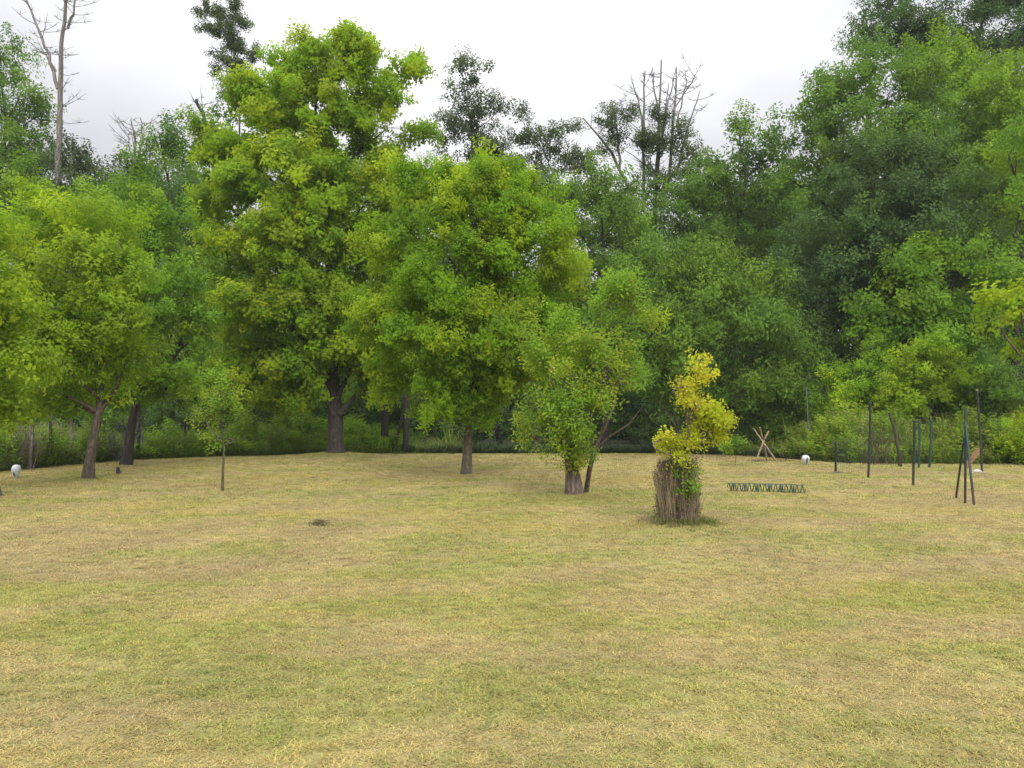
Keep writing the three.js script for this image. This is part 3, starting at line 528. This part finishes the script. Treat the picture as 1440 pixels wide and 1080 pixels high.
under.forEach(([label, u, d, pal, lobes], k) => shrub({ name: 'undergrowth_bush', group: 'shaded bushes under the wood', category: 'bush', label, seed: 400 + k, u, d, pal, leaf: 'far', skin: 'thick', clump: 0.7, leaves: 13, size: 0.8, dens: 0.7, cull: 0.7, lobes }));
{ // the wood further back, one mass
  const r = rngOf(777), list = [], U = V(0, 1, 0);
  for (let k = 0; k < 30000; k++) {
    const a = (r() * 2 - 1) * 0.95, d = 52 + r() * 14, x = d * Math.sin(a) * 1.1, z = -d * Math.cos(a * 0.6), lim = 9 + 3.5 * fbm(x * 0.09, 3, 0, 3) + (x > 14 ? 7 : 0), y = lim * Math.pow(r(), 0.8);
    const q = V(r() - 0.5, r() - 0.2, r() - 0.2).normalize(), t = 0.7 + 0.6 * r(), p = PAL.deep[Math.floor(r() * 3)];
    list.push([V(x, y, z), new THREE.Quaternion().setFromUnitVectors(U, q), 1.5 + 1.2 * r(), p.map((v) => v * t)]);
  }
  tag(scatterMesh('distant_wood', SPRIG.far, LEAF.thick, list, scene), 'dark mass of woodland seen through the gaps behind the nearer trees', 'woodland'); SPRIGS += list.length;
}
// bare trunks of the wood
function bareTree(label, seed, d, paths, bark, group) {
  const b = P(paths[0][0][0], paths[0][0][1], d), base = V(b.x, ground(b.x, -d), -d), g = thing('dead_tree', label, 'dead tree', base, group);
  const r = rngOf(seed);
  paths.forEach((q, k) => {
    const s = new Shape(), pts = q.map(([u, v]) => P(u, v, d).sub(base)), rad = q.map((w) => w[2] * d / FOCAL / 2);
    if (!k) { pts.unshift(V(pts[0].x * 0.4, -0.1, 0)); rad.unshift(rad[0] * 1.25); }
    const fine = [], fr = [];
    for (let m = 0; m + 1 < pts.length; m++) for (let e = 0; e < 4; e++) { fine.push(pts[m].clone().lerp(pts[m + 1], e / 4).add(V((r() - 0.5) * 0.12, 0, (r() - 0.5) * 0.12))); fr.push(lerp(rad[m], rad[m + 1], e / 4)); }
    fine.push(pts[pts.length - 1]); fr.push(rad[rad.length - 1]);
    s.tube(fine, fr, 8, 0.08, seed);
    for (let m = 4; m < fine.length - 1; m++) for (let e = 0; e < 2; e++) if (fine[m].y > 9 && r() < 0.85) {
      const w = r() * 6.283, L = 0.5 + 1.2 * r(), end = fine[m].clone().add(V(Math.cos(w) * L, L * (0.3 + 0.6 * r()), Math.sin(w) * L));
      const tw = straight(fine[m], end, 3, V(0, -0.1, 0)); s.tube(tw, [0.022, 0.018, 0.014, 0.006], 4, 0, 0, false);
      for (let h = 0; h < 5; h++) s.tube([tw[1 + (h > 0)].clone(), tw[2].clone().add(V((r() - 0.5) * 0.8, 0.3 * r(), (r() - 0.5) * 0.8))], [0.012, 0.005], 3, 0, 0, false);
    }
    part(k ? 'limb' : 'trunk', s.build(), bark, g);
  });
}
bareTree('tall bare grey dead tree with two forked leafless stems at the upper left', 501, 43, [[[82, 240, 9], [83, 150, 7], [87, 60, 5.5], [92, 0, 4], [93, -40, 2]], [[81, 125, 5], [68, 75, 4], [50, 35, 3], [36, -6, 2]], [[94, 40, 4], [103, 20, 3], [108, -20, 2]], [[78, 100, 3], [66, 78, 2], [56, 72, 1]]], BARK.grey, 'dead trees in the wood');
bareTree('short pair of thin dead stems poking up beyond the left trees', 502, 46, [[[192, 260, 4], [190, 200, 3], [184, 168, 1.5]], [[194, 240, 3], [201, 195, 2.5], [197, 165, 1]], [[189, 230, 2], [181, 205, 1.5], [183, 185, 1]]], BARK.grey, 'dead trees in the wood');
bareTree('broken dead stub leaning against the sky left of the tallest lawn tree', 503, 42, [[[300, 215, 5], [287, 165, 5], [276, 140, 4]]], BARK.dark, 'dead trees in the wood');
bareTree('cluster of bare upright dead stems rising above the thin leafy middle crown', 504, 47.5, [[[922, 285, 5], [926, 180, 3.6], [930, 84, 2]], [[905, 270, 5], [905, 190, 4], [907, 100, 1.5]], [[938, 265, 5], [949, 160, 4], [951, 95, 1.5]], [[893, 285, 5], [860, 215, 4], [820, 166, 1.5]], [[930, 200, 4], [939, 150, 2.5], [947, 108, 1]], [[909, 205, 4], [900, 150, 2.5], [890, 116, 1]], [[953, 240, 4], [966, 180, 3], [984, 128, 1]], [[928, 165, 3], [920, 130, 2], [917, 95, 1]], [[950, 180, 3], [960, 140, 2], [966, 110, 1]], [[872, 240, 4], [868, 180, 3], [860, 140, 1]], [[950, 150, 2], [970, 120, 1.5], [978, 104, 0.8]]], BARK.grey, 'dead trees in the wood');
// trunks seen in the shade under the crowns
const lowTrunk = (label, seed, u, v0, v1, w, lean = 0) => {
  const p = spot(u, v0), d = -p.z, g = thing('tree_trunk', label, 'tree trunk', p, 'dark trunks under the wood'), top = P(u + lean, v1, d).sub(p), s = new Shape(), rad = w * d / FOCAL / 2;
  const pts = straight(V(0, -0.1, 0), top, 7, V(0.05, 0, 0.03)); s.tube(pts, pts.map((_, k) => rad * (1 - 0.06 * k + (k ? 0 : 0.4))), 10, 0.15, seed);
  part('trunk', s.build(), BARK.dark, g);
};
lowTrunk('dark leaning trunk in the shade right of the tallest tree', 601, 541, 637, 500, 12, -4);
lowTrunk('thin slanting trunk beside the dark leaning trunk', 602, 552, 637, 520, 5, 26);
lowTrunk('dark upright trunk midway between the two largest lawn trees', 603, 570, 637, 520, 9, -2);
lowTrunk('greyish trunk seen through a gap in the low fruit tree', 604, 754, 637, 480, 11, 2);
lowTrunk('thin bare brown stem leaning beside the stake with the top cap', 606, 1266, 656, 580, 5, -16);
lowTrunk('thin dark trunk just right of the corner lawn tree', 605, 194, 645, 540, 6, 0);

// ------------------------------------------------------------------ yellow tree in its wire guard
{
  const b = spot(955, 741), d = -b.z, f = d / FOCAL;
  tree({ name: 'young_tree', label: 'young tree with yellow and orange leaves rising from a wire guard', category: 'tree', seed: 701, at: b, d, r: 0.024, bark: 'pink', top: [972, 545], bend: 0.05, wob: 0.3, first: 0.3, near: true, flare: 0.2,
    leaf: 'tiny', skin: 'thin', pal: 'gold', shrink: 0.05, clump: 0.06, leaves: 4, young: 0.1, hang: 0.1, flat: 0.8, up: 0.2, dens: 0.42, rise: 0.8, twigs: 0.9, cull: 0, size: 0.8, thick: 0.9,
    lobes: [[984, 506, 4, 3, 0, 1], [976, 527, 5, 8, 0, 0.8], [996, 526, 4, 4, 0.03, 0.8], [966, 543, 5, 3, 0, 0.7], [963, 562, 6, 4, 0, 0.6], [976, 566, 4, 6, 0, 0.5], [996, 588, 25, 19, -0.02, 0.1], [1006, 602, 16, 19, 0, 0.1], [980, 606, 16, 15, 0.05, 0.1], [962, 622, 13, 9, 0, 0.15], [977, 632, 13, 9, -0.03, 0.1], [945, 632, 10, 8, 0, 0.1], [931, 618, 7, 5, 0, 0.7], [952, 645, 12, 7, 0, 0], [962, 665, 9, 12, 0, 0, 'apple'], [964, 690, 6, 12, 0, 0, 'apple']],
    stems: [[[968, 640], [955, 600], [942, 560]], [[965, 640], [948, 595], [930, 570]], [[970, 620], [962, 560], [952, 510]], [[968, 590], [985, 550], [1004, 510]], [[955, 690], [950, 640], [934, 620]]].map((q) => ({ pts: q.map(([u, v]) => P(u, v, d)), r: [0.009, 0.006, 0.002] })) });
  // guard
  const c = spot(954, 738), R = 28 * f, H = 84 * f, g = thing('wire_tree_guard', 'rusty round wire guard standing around the yellow tree trunk', 'tree guard', c);
  const wireMat = new THREE.MeshStandardMaterial({ color: rgb(0.16, 0.12, 0.09), roughness: 0.7, metalness: 0.4 });
  for (let k = 0; k < 6; k++) { const t = new THREE.TorusGeometry(R, 0.0018, 4, 32); t.rotateX(Math.PI / 2); t.translate(0, 0.04 + k * H / 5.2, 0); part('ring', t, wireMat, g); }
  for (let k = 0; k < 26; k++) { const a = k / 26 * 6.283, t = new THREE.CylinderGeometry(0.0015, 0.0015, H, 4); t.translate(Math.cos(a) * R, H / 2, Math.sin(a) * R); part('upright_wire', t, wireMat, g); }
  // dry stalks packed in the guard
  const w = thing('dry_weeds', 'brown dry weed stalks packed inside the wire guard', 'dry weeds', c), r = rngOf(71), list = [];
  const stalk = new THREE.CylinderGeometry(0.0012, 0.003, 1, 4); stalk.translate(0, 0.5, 0);
  for (let k = 0; k < 1500; k++) {
    const a = r() * 6.283, q = R * Math.sqrt(r()) * 0.98, x = Math.cos(a) * q, side = x / R;
    if (Math.abs(side + 0.12) < 0.16 && r() < 0.5) continue;
    const h = H * (0.25 + 0.72 * r() + (r() < 0.08 ? 0.22 * r() : 0)) * (side > 0.55 ? 0.75 : 1), t = 0.7 + 0.7 * r(), tilt = new THREE.Quaternion().setFromUnitVectors(V(0, 1, 0), V((r() - 0.5) * (0.3 + 0.25 * r()), 1, (r() - 0.5) * (0.3 + 0.25 * r())).normalize());
    const m = r(); list.push([V(x, -0.02, Math.sin(a) * q), tilt, V(1.1, h, 1.1), (m < 0.72 ? [0.27, 0.20, 0.14] : m < 0.90 ? [0.38, 0.30, 0.18] : [0.16, 0.19, 0.06]).map((v) => v * t)]);
  }
  scatterMesh('stalk', stalk, new THREE.MeshStandardMaterial({ roughness: 0.95 }), list, w); SPRIGS += list.length;
  const l2 = [];
  for (let k = 0; k < 420; k++) { const a = r() * 6.283, q = R * Math.sqrt(r()) * 1.02, t = 0.7 + 0.6 * r(); l2.push([V(Math.cos(a) * q, H * (0.1 + 0.9 * r()), Math.sin(a) * q), new THREE.Quaternion().setFromUnitVectors(V(0, 1, 0), V(r() - 0.5, r(), r() - 0.5).normalize()), 0.35 + 0.3 * r(), (r() < 0.7 ? [0.19, 0.135, 0.10] : [0.12, 0.14, 0.05]).map((v) => v * t)]); }
  scatterMesh('withered_leaves', SPRIG.tiny, LEAF.mid, l2, w); SPRIGS += l2.length;
  // cut litter and fresh tufts round the foot
  const l3 = [], tuft = blades(41, 14, 0.13, 0.003, 0.09, 0.15);
  for (let k = 0; k < 260; k++) { const a = r() * 6.283, q = R * (0.9 + 1.5 * r() * r()), x = c.x + Math.cos(a) * q, z = c.z + Math.sin(a) * q, t = 0.8 + 0.4 * r(), gr = x > c.x ? r() < 0.8 : r() < 0.4; l3.push([V(x, ground(x, z) - 0.005, z), new THREE.Quaternion().setFromAxisAngle(V(0, 1, 0), a), V(1, 0.45 + 0.6 * r(), 1), (gr ? [0.15, 0.20, 0.035] : [0.24, 0.18, 0.10]).map((v) => v * t)]); }
  tag(scatterMesh('grass_tufts', tuft, bladeMat, l3, scene), 'longer green grass tufts around the foot of the wire guard', 'grass'); SPRIGS += l3.length;
}

// ------------------------------------------------------------------ things on the lawn
const stickMat = new THREE.MeshStandardMaterial({ color: rgb(0.50, 0.37, 0.27), map: barkMap, bumpMap: barkBump, bumpScale: 0.006, roughness: 0.9 });
const poleGreen = new THREE.MeshStandardMaterial({ color: rgb(0.010, 0.024, 0.021), roughness: 0.5 });
const poleBlue = new THREE.MeshStandardMaterial({ color: rgb(0.020, 0.046, 0.054), roughness: 0.5 });
const rust = new THREE.MeshStandardMaterial({ color: rgb(0.085, 0.06, 0.042), map: barkMap, roughness: 0.85 });
const greyMetal = new THREE.MeshStandardMaterial({ color: rgb(0.24, 0.26, 0.30), roughness: 0.5, metalness: 0.5 });
{ // three sticks
  const b = spot(1076, 650), d = -b.z, g = thing('stick_tripod', 'small tripod of three pale wooden sticks tied near their tops', 'stick tripod', b);
  const D = [[[1063, 650, -0.15], [1081, 606, 0.02]], [[1092, 648, -0.1], [1059, 602, 0.03]], [[1078.5, 645, 0.45], [1068.5, 601, -0.12]]];
  D.forEach(([a, e], k) => { const p = P(a[0], a[1], d + a[2]).sub(b), q = P(e[0], e[1], d + e[2]).sub(b); p.y = -0.03; const s = new Shape(), pts = straight(p, q, 6, V(0.02 * (k - 1), 0.01, 0)); s.tube(pts, pts.map((_, m) => 0.032 - 0.0015 * m), 8, 0.12, k * 7); part('stick', s.build(), stickMat, g); });
  const s = new Shape(); const c = P(1074.5, 618, d).sub(b); for (let k = 0; k < 3; k++) { const pts = []; for (let m = 0; m <= 12; m++) { const w = m / 12 * 6.283; pts.push(V(c.x + Math.cos(w) * 0.06, c.y + (k - 1) * 0.02 + 0.02 * Math.sin(w), c.z + Math.sin(w) * 0.08)); } s.tube(pts, pts.map(() => 0.006), 5, 0, 0, false); }
  part('binding', s.build(), rust, g);
  const r = rngOf(61), list = [], tuft = blades(43, 12, 0.10, 0.004, 0.12, 0.2);
  for (let k = 0; k < 60; k++) { const x = b.x + (r() - 0.4) * 1.5, z = b.z + (r() - 0.5) * 0.9; list.push([V(x, ground(x, z), z), new THREE.Quaternion().setFromAxisAngle(V(0, 1, 0), r() * 6), 0.8 + 0.5 * r(), [0.20 * (0.7 + 0.5 * r()), 0.14, 0.075]]); }
  tag(scatterMesh('dry_grass_tufts', tuft, bladeMat, list, scene), 'brown dry tufts around the feet of the stick tripod', 'dry grass');
}
function stake(name, label, uv, topUv, rad, mat, footMat, cap, group) {
  const p = spot(...uv), d = -p.z, t = P(topUv[0], topUv[1], d).sub(p), g = thing(name, label, 'stake', p, group), s = new Shape(); rad *= 0.85;
  const split = footMat ? 0.3 : 0, pts = straight(V(0, 0, 0).lerp(t, split), t, 5, V(0.008, 0, 0)); s.tube(pts, pts.map(() => rad), 8);
  part('shaft', s.build(), mat, g);
  if (footMat) { const q = new Shape(), e = straight(V(0, -0.08, 0), t.clone().multiplyScalar(split + 0.01), 3); q.tube(e, [rad * 1.03, rad * 1.05, rad * 1.04, rad * 1.03], 8); part('foot', q.build(), footMat, g); }
  else { const q = new Shape(); q.tube([V(0, -0.08, 0), V(0, 0.06, 0)], [rad * 1.02, rad * 1.02], 8); part('foot', q.build(), mat, g); }
  const c = new THREE.SphereGeometry(rad * 1.15, 8, 6); c.translate(t.x, t.y, t.z); part('cap', c, cap ?? mat, g);
  return g;
}
const stakes = 'garden stakes at the right edge of the lawn';
stake('metal_pole', 'tall thin grey leaning pole beside the white post at the wood edge', [1138, 645], [1134, 545], 0.024, new THREE.MeshStandardMaterial({ color: rgb(0.10, 0.125, 0.15), roughness: 0.5 }), null, null);
stake('garden_stake', 'short dark stake on a small earth patch, first of the row', [1175, 664], [1175, 622], 0.035, poleGreen, null, null, stakes);
stake('garden_stake', 'dark green stake with a small top cap, second from the short stake', [1221, 671], [1224, 567], 0.034, poleGreen, null, null, stakes);
stake('garden_stake', 'dark green stake with a rusty foot, in the middle of the row', [1284, 683], [1286, 592], 0.032, poleGreen, rust, null, stakes);
stake('garden_stake', 'blue-green stake standing just behind the rusty-footed stake', [1292, 658], [1293, 594], 0.035, poleBlue, null, null, stakes);
stake('garden_stake', 'pale blue-green stake farthest back before the tall grass', [1307, 657], [1310, 592], 0.04, poleBlue, null, null, stakes);
stake('garden_stake', 'tallest brown stake with a pale tip at the right, a board leaning on it', [1381, 664], [1374, 549], 0.034, new THREE.MeshStandardMaterial({ color: rgb(0.045, 0.05, 0.04), map: barkMap, roughness: 0.8 }), null, stickMat, stakes);
{ // earth patch under the short stake is part of the lawn's wear: a flat mound
  const p = spot(1175, 665), g = new THREE.SphereGeometry(0.2, 14, 8); g.scale(1, 0.18, 0.8);
  const pos = g.attributes.position; for (let k = 0; k < pos.count; k++) pos.setY(k, pos.getY(k) * (0.6 + 0.8 * noise(pos.getX(k) * 22, pos.getZ(k) * 22, 3))); g.computeVertexNormals();
  const m = part('earth_mound', g, new THREE.MeshStandardMaterial({ color: rgb(0.12, 0.085, 0.055), roughness: 1, bumpMap: straw, bumpScale: 0.02 }), scene); m.position.copy(p); tag(m, 'small heap of bare brown earth at the foot of the short stake', 'earth');
}
{ // leaning board
  const b = spot(1364, 662), p = P(1362, 652, 22.6), q = P(1373, 637, 22.6), g = thing('wooden_board', 'reddish brown board leaning against the tallest brown stake', 'board', V(b.x, b.y, -22.6));
  const dir = q.clone().sub(p), L = dir.length() + 0.25, geo = new THREE.BoxGeometry(0.14, L, 0.03, 2, 6, 1), pos = geo.attributes.position;
  for (let k = 0; k < pos.count; k++) { pos.setX(k, pos.getX(k) * (1 + 0.08 * (noise(pos.getY(k) * 6, 1) - 0.5))); pos.setZ(k, pos.getZ(k) + 0.02 * Math.sin(pos.getY(k) * 3)); }
  geo.computeVertexNormals();
  const m = part('plank', geo, new THREE.MeshStandardMaterial({ color: rgb(0.42, 0.22, 0.12), map: barkMap, roughness: 0.85 }), g); m.position.copy(p.clone().lerp(q, 0.5)).sub(g.position); m.quaternion.setFromUnitVectors(V(0, 1, 0), dir.normalize());
  const nail = new THREE.CylinderGeometry(0.008, 0.008, 0.012, 8); nail.rotateX(Math.PI / 2); nail.translate(0, L * 0.4, 0.02); part('nail', nail, greyMetal, m);
}
{ // stones by the tallest stake
  const r = rngOf(88);
  [['pale flat stone at the foot of the tallest brown stake', 1374, 664, 0.11, [0.42, 0.36, 0.32]], ['small reddish stone beside the pale flat stone', 1383, 665, 0.06, [0.30, 0.20, 0.16]], ['light pebble just left of the pale flat stone', 1366, 665, 0.05, [0.40, 0.36, 0.30]]].forEach(([label, u, v, s, c], n) => {
    const g = new THREE.IcosahedronGeometry(s, 2), pos = g.attributes.position;
    for (let k = 0; k < pos.count; k++) { const q = V(pos.getX(k), pos.getY(k), pos.getZ(k)), w = 0.75 + 0.5 * fbm(q.x * 9 + n * 5, q.y * 9, q.z * 9, 2); pos.setXYZ(k, q.x * w * 1.2, q.y * w * 0.6, q.z * w); }
    g.computeVertexNormals();
    const m = part(numbered('stone'), g, new THREE.MeshStandardMaterial({ color: rgb(...c), roughness: 0.9 }), scene), p = spot(u, v); m.position.set(p.x, p.y + s * 0.2, p.z); tag(m, label, 'stone', 'stones by the stake');
  });
}
{ // tripod of metal stakes
  const b = spot(1357, 704), d = -b.z, g = thing('stake_tripod', 'three dark metal stakes leaning together as a tripod around a taller upright', 'stake tripod', b);
  const leg = (u, v, dz, tu, tv, tz, rad, mat) => { const p0 = spot(u, v), p = V(p0.x, 0, p0.z).sub(V(b.x, 0, b.z)), q = P(tu, tv, d + tz).sub(b), s = new Shape(); p.y = -0.06; const lo = p.clone().lerp(q, 0.32), a = straight(lo, q, 5), e = straight(p, lo.clone().lerp(q, 0.01), 3); s.tube(a, a.map(() => rad), 8); const m = part('leg', s.build(), mat, g); const w = new Shape(); w.tube(e, e.map(() => rad * 1.04), 8); part('foot', w.build(), rust, m); };
  leg(1343.5, 699, 0, 1356, 615, 0.02, 0.019, poleGreen); leg(1357, 706, 0, 1358, 574, 0, 0.021, poleGreen); leg(1370, 708, 0, 1357.5, 592, -0.03, 0.021, poleBlue);
  const c = P(1357, 622, d).sub(b), t = new Shape(); for (let k = 0; k < 2; k++) { const pts = []; for (let m = 0; m <= 10; m++) { const w = m / 10 * 6.283; pts.push(V(c.x + Math.cos(w) * 0.035, c.y + k * 0.012, c.z + Math.sin(w) * 0.05)); } t.tube(pts, pts.map(() => 0.004), 5, 0, 0, false); }
  part('binding', t.build(), greyMetal, g);
}
{ // coil of green wire on the lawn
  const a = spot(1023, 690), e = spot(1131, 693), g = thing('wire_coil', 'dark green wire coil stretched out in low loops on the lawn', 'wire coil', a.clone().lerp(e, 0.5));
  const mat = new THREE.MeshStandardMaterial({ color: rgb(0.028, 0.070, 0.048), roughness: 0.6 }), s = new Shape(), pts = [], n = 21, L = e.distanceTo(a), dir = e.clone().sub(a).normalize(), side = V(-dir.z, 0, dir.x);
  for (let m = 0; m <= n * 16; m++) { const w = m / 16 * 6.283, t = m / (n * 16), p = a.clone().addScaledVector(dir, L * t + 0.02 * Math.sin(t * 40)).sub(g.position); p.addScaledVector(side, 0.10 * Math.cos(w)); p.y += 0.09 + 0.085 * Math.sin(w); pts.push(p); }
  s.tube(pts, pts.map(() => 0.011), 6); part('coil', s.build(), mat, g);
  const rail = (h, o) => { const q = new Shape(), k = straight(a.clone().sub(g.position), e.clone().sub(g.position), 12); k.forEach((p, m) => { p.addScaledVector(side, o); p.y += h + 0.008 * Math.sin(m * 2.1); }); q.tube(k, k.map(() => 0.006), 6); part('rail', q.build(), mat, g); };
  rail(0.172, 0.02); rail(0.17, -0.05); rail(0.012, 0.03);
}
// white canisters
function canister(label, u, v, w, h, stripe) {
  const p = spot(u, v), f = -p.z / FOCAL, R = w * f / 2, H = h * f, g = thing('white_canister', label, 'canister', p, 'white canisters on the lawn');
  const white = new THREE.MeshPhysicalMaterial({ color: rgb(0.56, 0.58, 0.62), roughness: 0.4, clearcoat: 0.3 });
  const prof = [[0, 1], [0.35, 0.985], [0.7, 0.93], [0.92, 0.82], [1, 0.66], [0.94, 0.5], [0.74, 0.3], [0.48, 0.12], [0.36, 0.02], [0.30, 0], [0, 0]].reverse().map(([r, y]) => new THREE.Vector2(r * R, y * H));
  part('shell', new THREE.LatheGeometry(prof, 28), white, g);
  const slot = new Shape(), pts = []; for (let k = 0; k <= 8; k++) { const y = lerp(stripe[0], stripe[1], k / 8), rr = y > 0.66 ? Math.sqrt(Math.max(0, 1 - Math.pow((y - 0.62) / 0.4, 2))) : lerp(0.36, 1, Math.pow(y / 0.66, 0.75)); pts.push(V(0, y * H, rr * R * 0.97)); }
  slot.tube(pts, pts.map((_, k) => R * 0.26 * Math.sin((k + 1) / 10 * 3.14)), 8); part('slot', slot.build(), new THREE.MeshStandardMaterial({ color: rgb(0.10, 0.11, 0.13), roughness: 0.8 }), g);
  const t = new THREE.TorusGeometry(R * 0.98, R * 0.05, 8, 28); t.rotateX(Math.PI / 2); t.translate(0, H * 0.64, 0); part('rim', t, white, g);
}
canister('white rounded canister tapering to its base, on the lawn near the left edge', 22.5, 672, 12, 19, [0.12, 0.5]);
canister('white rounded canister with a dark upright slit beside the tall grey pole', 1133, 654, 11, 14, [0.08, 0.85]);
{ // small dark stump
  const p = spot(166, 667), g = thing('small_stump', 'tiny dark stump on the lawn between the two left trunks', 'stump', p), s = new Shape();
  s.tube([V(0, -0.03, 0), V(0.005, 0.06, 0), V(0, 0.14, 0), V(-0.01, 0.19, 0)], [0.055, 0.06, 0.05, 0.035], 9, 0.2, 5); part('stub', s.build(), BARK.dark, g);
  const q = new Shape(); q.tube([V(0.06, -0.02, 0.01), V(0.1, 0.05, 0.02), V(0.11, 0.09, 0.02)], [0.02, 0.018, 0.01], 6, 0.2, 3); part('root', q.build(), BARK.grey, g);
}
{ // twigs in the middle of the lawn
  const p = spot(447, 740), g = thing('twig_clump', 'small dark clump of weeds and twigs alone in the middle of the lawn', 'weed clump', p), r = rngOf(15), s = new Shape();
  for (let k = 0; k < 14; k++) { const a = r() * 6.283, q = 0.16 * r(), x = Math.cos(a) * q, z = Math.sin(a) * q * 0.6; s.tube([V(x, 0, z), V(x + (r() - 0.5) * 0.12, 0.03 + 0.06 * r(), z + (r() - 0.5) * 0.1), V(x + (r() - 0.5) * 0.25, 0.02 + 0.09 * r(), z + (r() - 0.5) * 0.2)], [0.005, 0.004, 0.002], 4); }
  part('twig', s.build(), BARK.pink, g);
  const list = []; for (let k = 0; k < 14; k++) list.push([V((r() - 0.5) * 0.3, 0.01, (r() - 0.5) * 0.15), new THREE.Quaternion().setFromUnitVectors(V(0, 1, 0), V(r() - 0.5, 0.7, r() - 0.5).normalize()), 0.2 + 0.15 * r(), [0.16, 0.17, 0.06]]);
  scatterMesh('foliage', SPRIG.tiny, LEAF.mid, list, g);
}
{ // old wire fence on the left
  const spots = [[-30, 668], [45, 660], [72, 656], [102, 652], [147, 648], [200, 644], [260, 641]], tops = [595, 594, 592, 600, 600, 600, 600];
  const g0 = spot(45, 660), g = thing('wire_fence', 'old wire fence on weathered wooden posts at the weedy left lawn edge', 'fence', g0), r = rngOf(44), ps = [];
  spots.forEach(([u, v], k) => { const p = spot(u, v); p.z += 0.1; p.y = ground(p.x, p.z); const h = 1.35 + 0.15 * r(); ps.push([p.clone().sub(g0), h]); const s = new Shape(), q = p.clone().sub(g0); s.tube([q.clone().add(V(0, -0.1, 0)), q.clone().add(V(0.02, h * 0.5, 0)), q.clone().add(V((r() - 0.5) * 0.1, h, 0))], [0.05, 0.047, 0.042], 8, 0.12, k * 3); part('post', s.build(), k % 2 ? BARK.grey : BARK.dark, g); });
  for (const h of [0.2, 0.5, 0.8, 1.1, 1.3]) { const s = new Shape(), pts = []; ps.forEach(([p], k) => { pts.push(p.clone().add(V(0, h, 0.05))); if (ps[k + 1]) pts.push(p.clone().lerp(ps[k + 1][0], 0.5).add(V(0, h - 0.03, 0.05))); }); s.tube(pts, pts.map(() => 0.003), 4); part('wire', s.build(), greyMetal, g); }
}
for (const [label, u, v, hgt, n, seed, bark] of [['grey-pink dead twigs hanging low at the left picture edge', 12, 662, 1.6, 46, 91, BARK.pink], ['bare grey brushwood behind the leaning tree trunk', 148, 650, 1.5, 60, 92, BARK.grey], ['bare brown brush among the weeds between the garden stakes', 1246, 654, 1.7, 30, 93, BARK.brown]]) {
  const p = spot(u, v); p.z -= 0.6; const g = thing('dead_brush', label, 'dead brush', p, 'dead brush at the lawn edge'), r = rngOf(seed), s = new Shape();
  for (let k = 0; k < n; k++) {
    const a = r() * 6.283, x = (r() - 0.5) * 0.9, z = (r() - 0.5) * 0.6, h = hgt * (0.4 + 0.7 * r()), m = V(x + Math.cos(a) * 0.2, h * 0.5, z + Math.sin(a) * 0.2), e = V(x + Math.cos(a) * (0.35 + 0.4 * r()), h, z + Math.sin(a) * 0.5);
    s.tube([V(x, -0.03, z), m, e], [0.012, 0.009, 0.003], 5, 0, 0, false);
    for (let q = 0; q < 3; q++) { const b = m.clone().lerp(e, r()); s.tube([b, b.clone().add(V((r() - 0.5) * 0.5, 0.3 * r() - 0.05, (r() - 0.5) * 0.4))], [0.006, 0.002], 4, 0, 0, false); }
  }
  part('twigs', s.build(), bark, g);
}
{ // thin netting between the first stakes
  const a = spot(1176, 664), b = spot(1221, 671), g = thing('garden_netting', 'thin sagging green netting hung between the short stake and the next one', 'netting', a), s = new Shape(), mat = new THREE.MeshStandardMaterial({ color: rgb(0.07, 0.12, 0.10), roughness: 0.8 });
  const at = (i, j) => a.clone().lerp(b, i).sub(a).add(V(0, 0.02 + (0.75 + 0.8 * i) * j - 0.12 * Math.sin(Math.PI * i) * j, 0));
  for (let k = 0; k <= 14; k++) { s.tube(Array.from({ length: 9 }, (_, m) => at(m / 8, k / 14)), Array(9).fill(0.0022), 3, 0, 0, false); s.tube(Array.from({ length: 7 }, (_, m) => at(k / 14, m / 6)), Array(7).fill(0.0022), 3, 0, 0, false); }
  part('mesh_net', s.build(), mat, g);
}
console.log('sprigs and tufts', SPRIGS, 'branch triangles', Math.round(TRIS));
renderer.render(scene, camera);
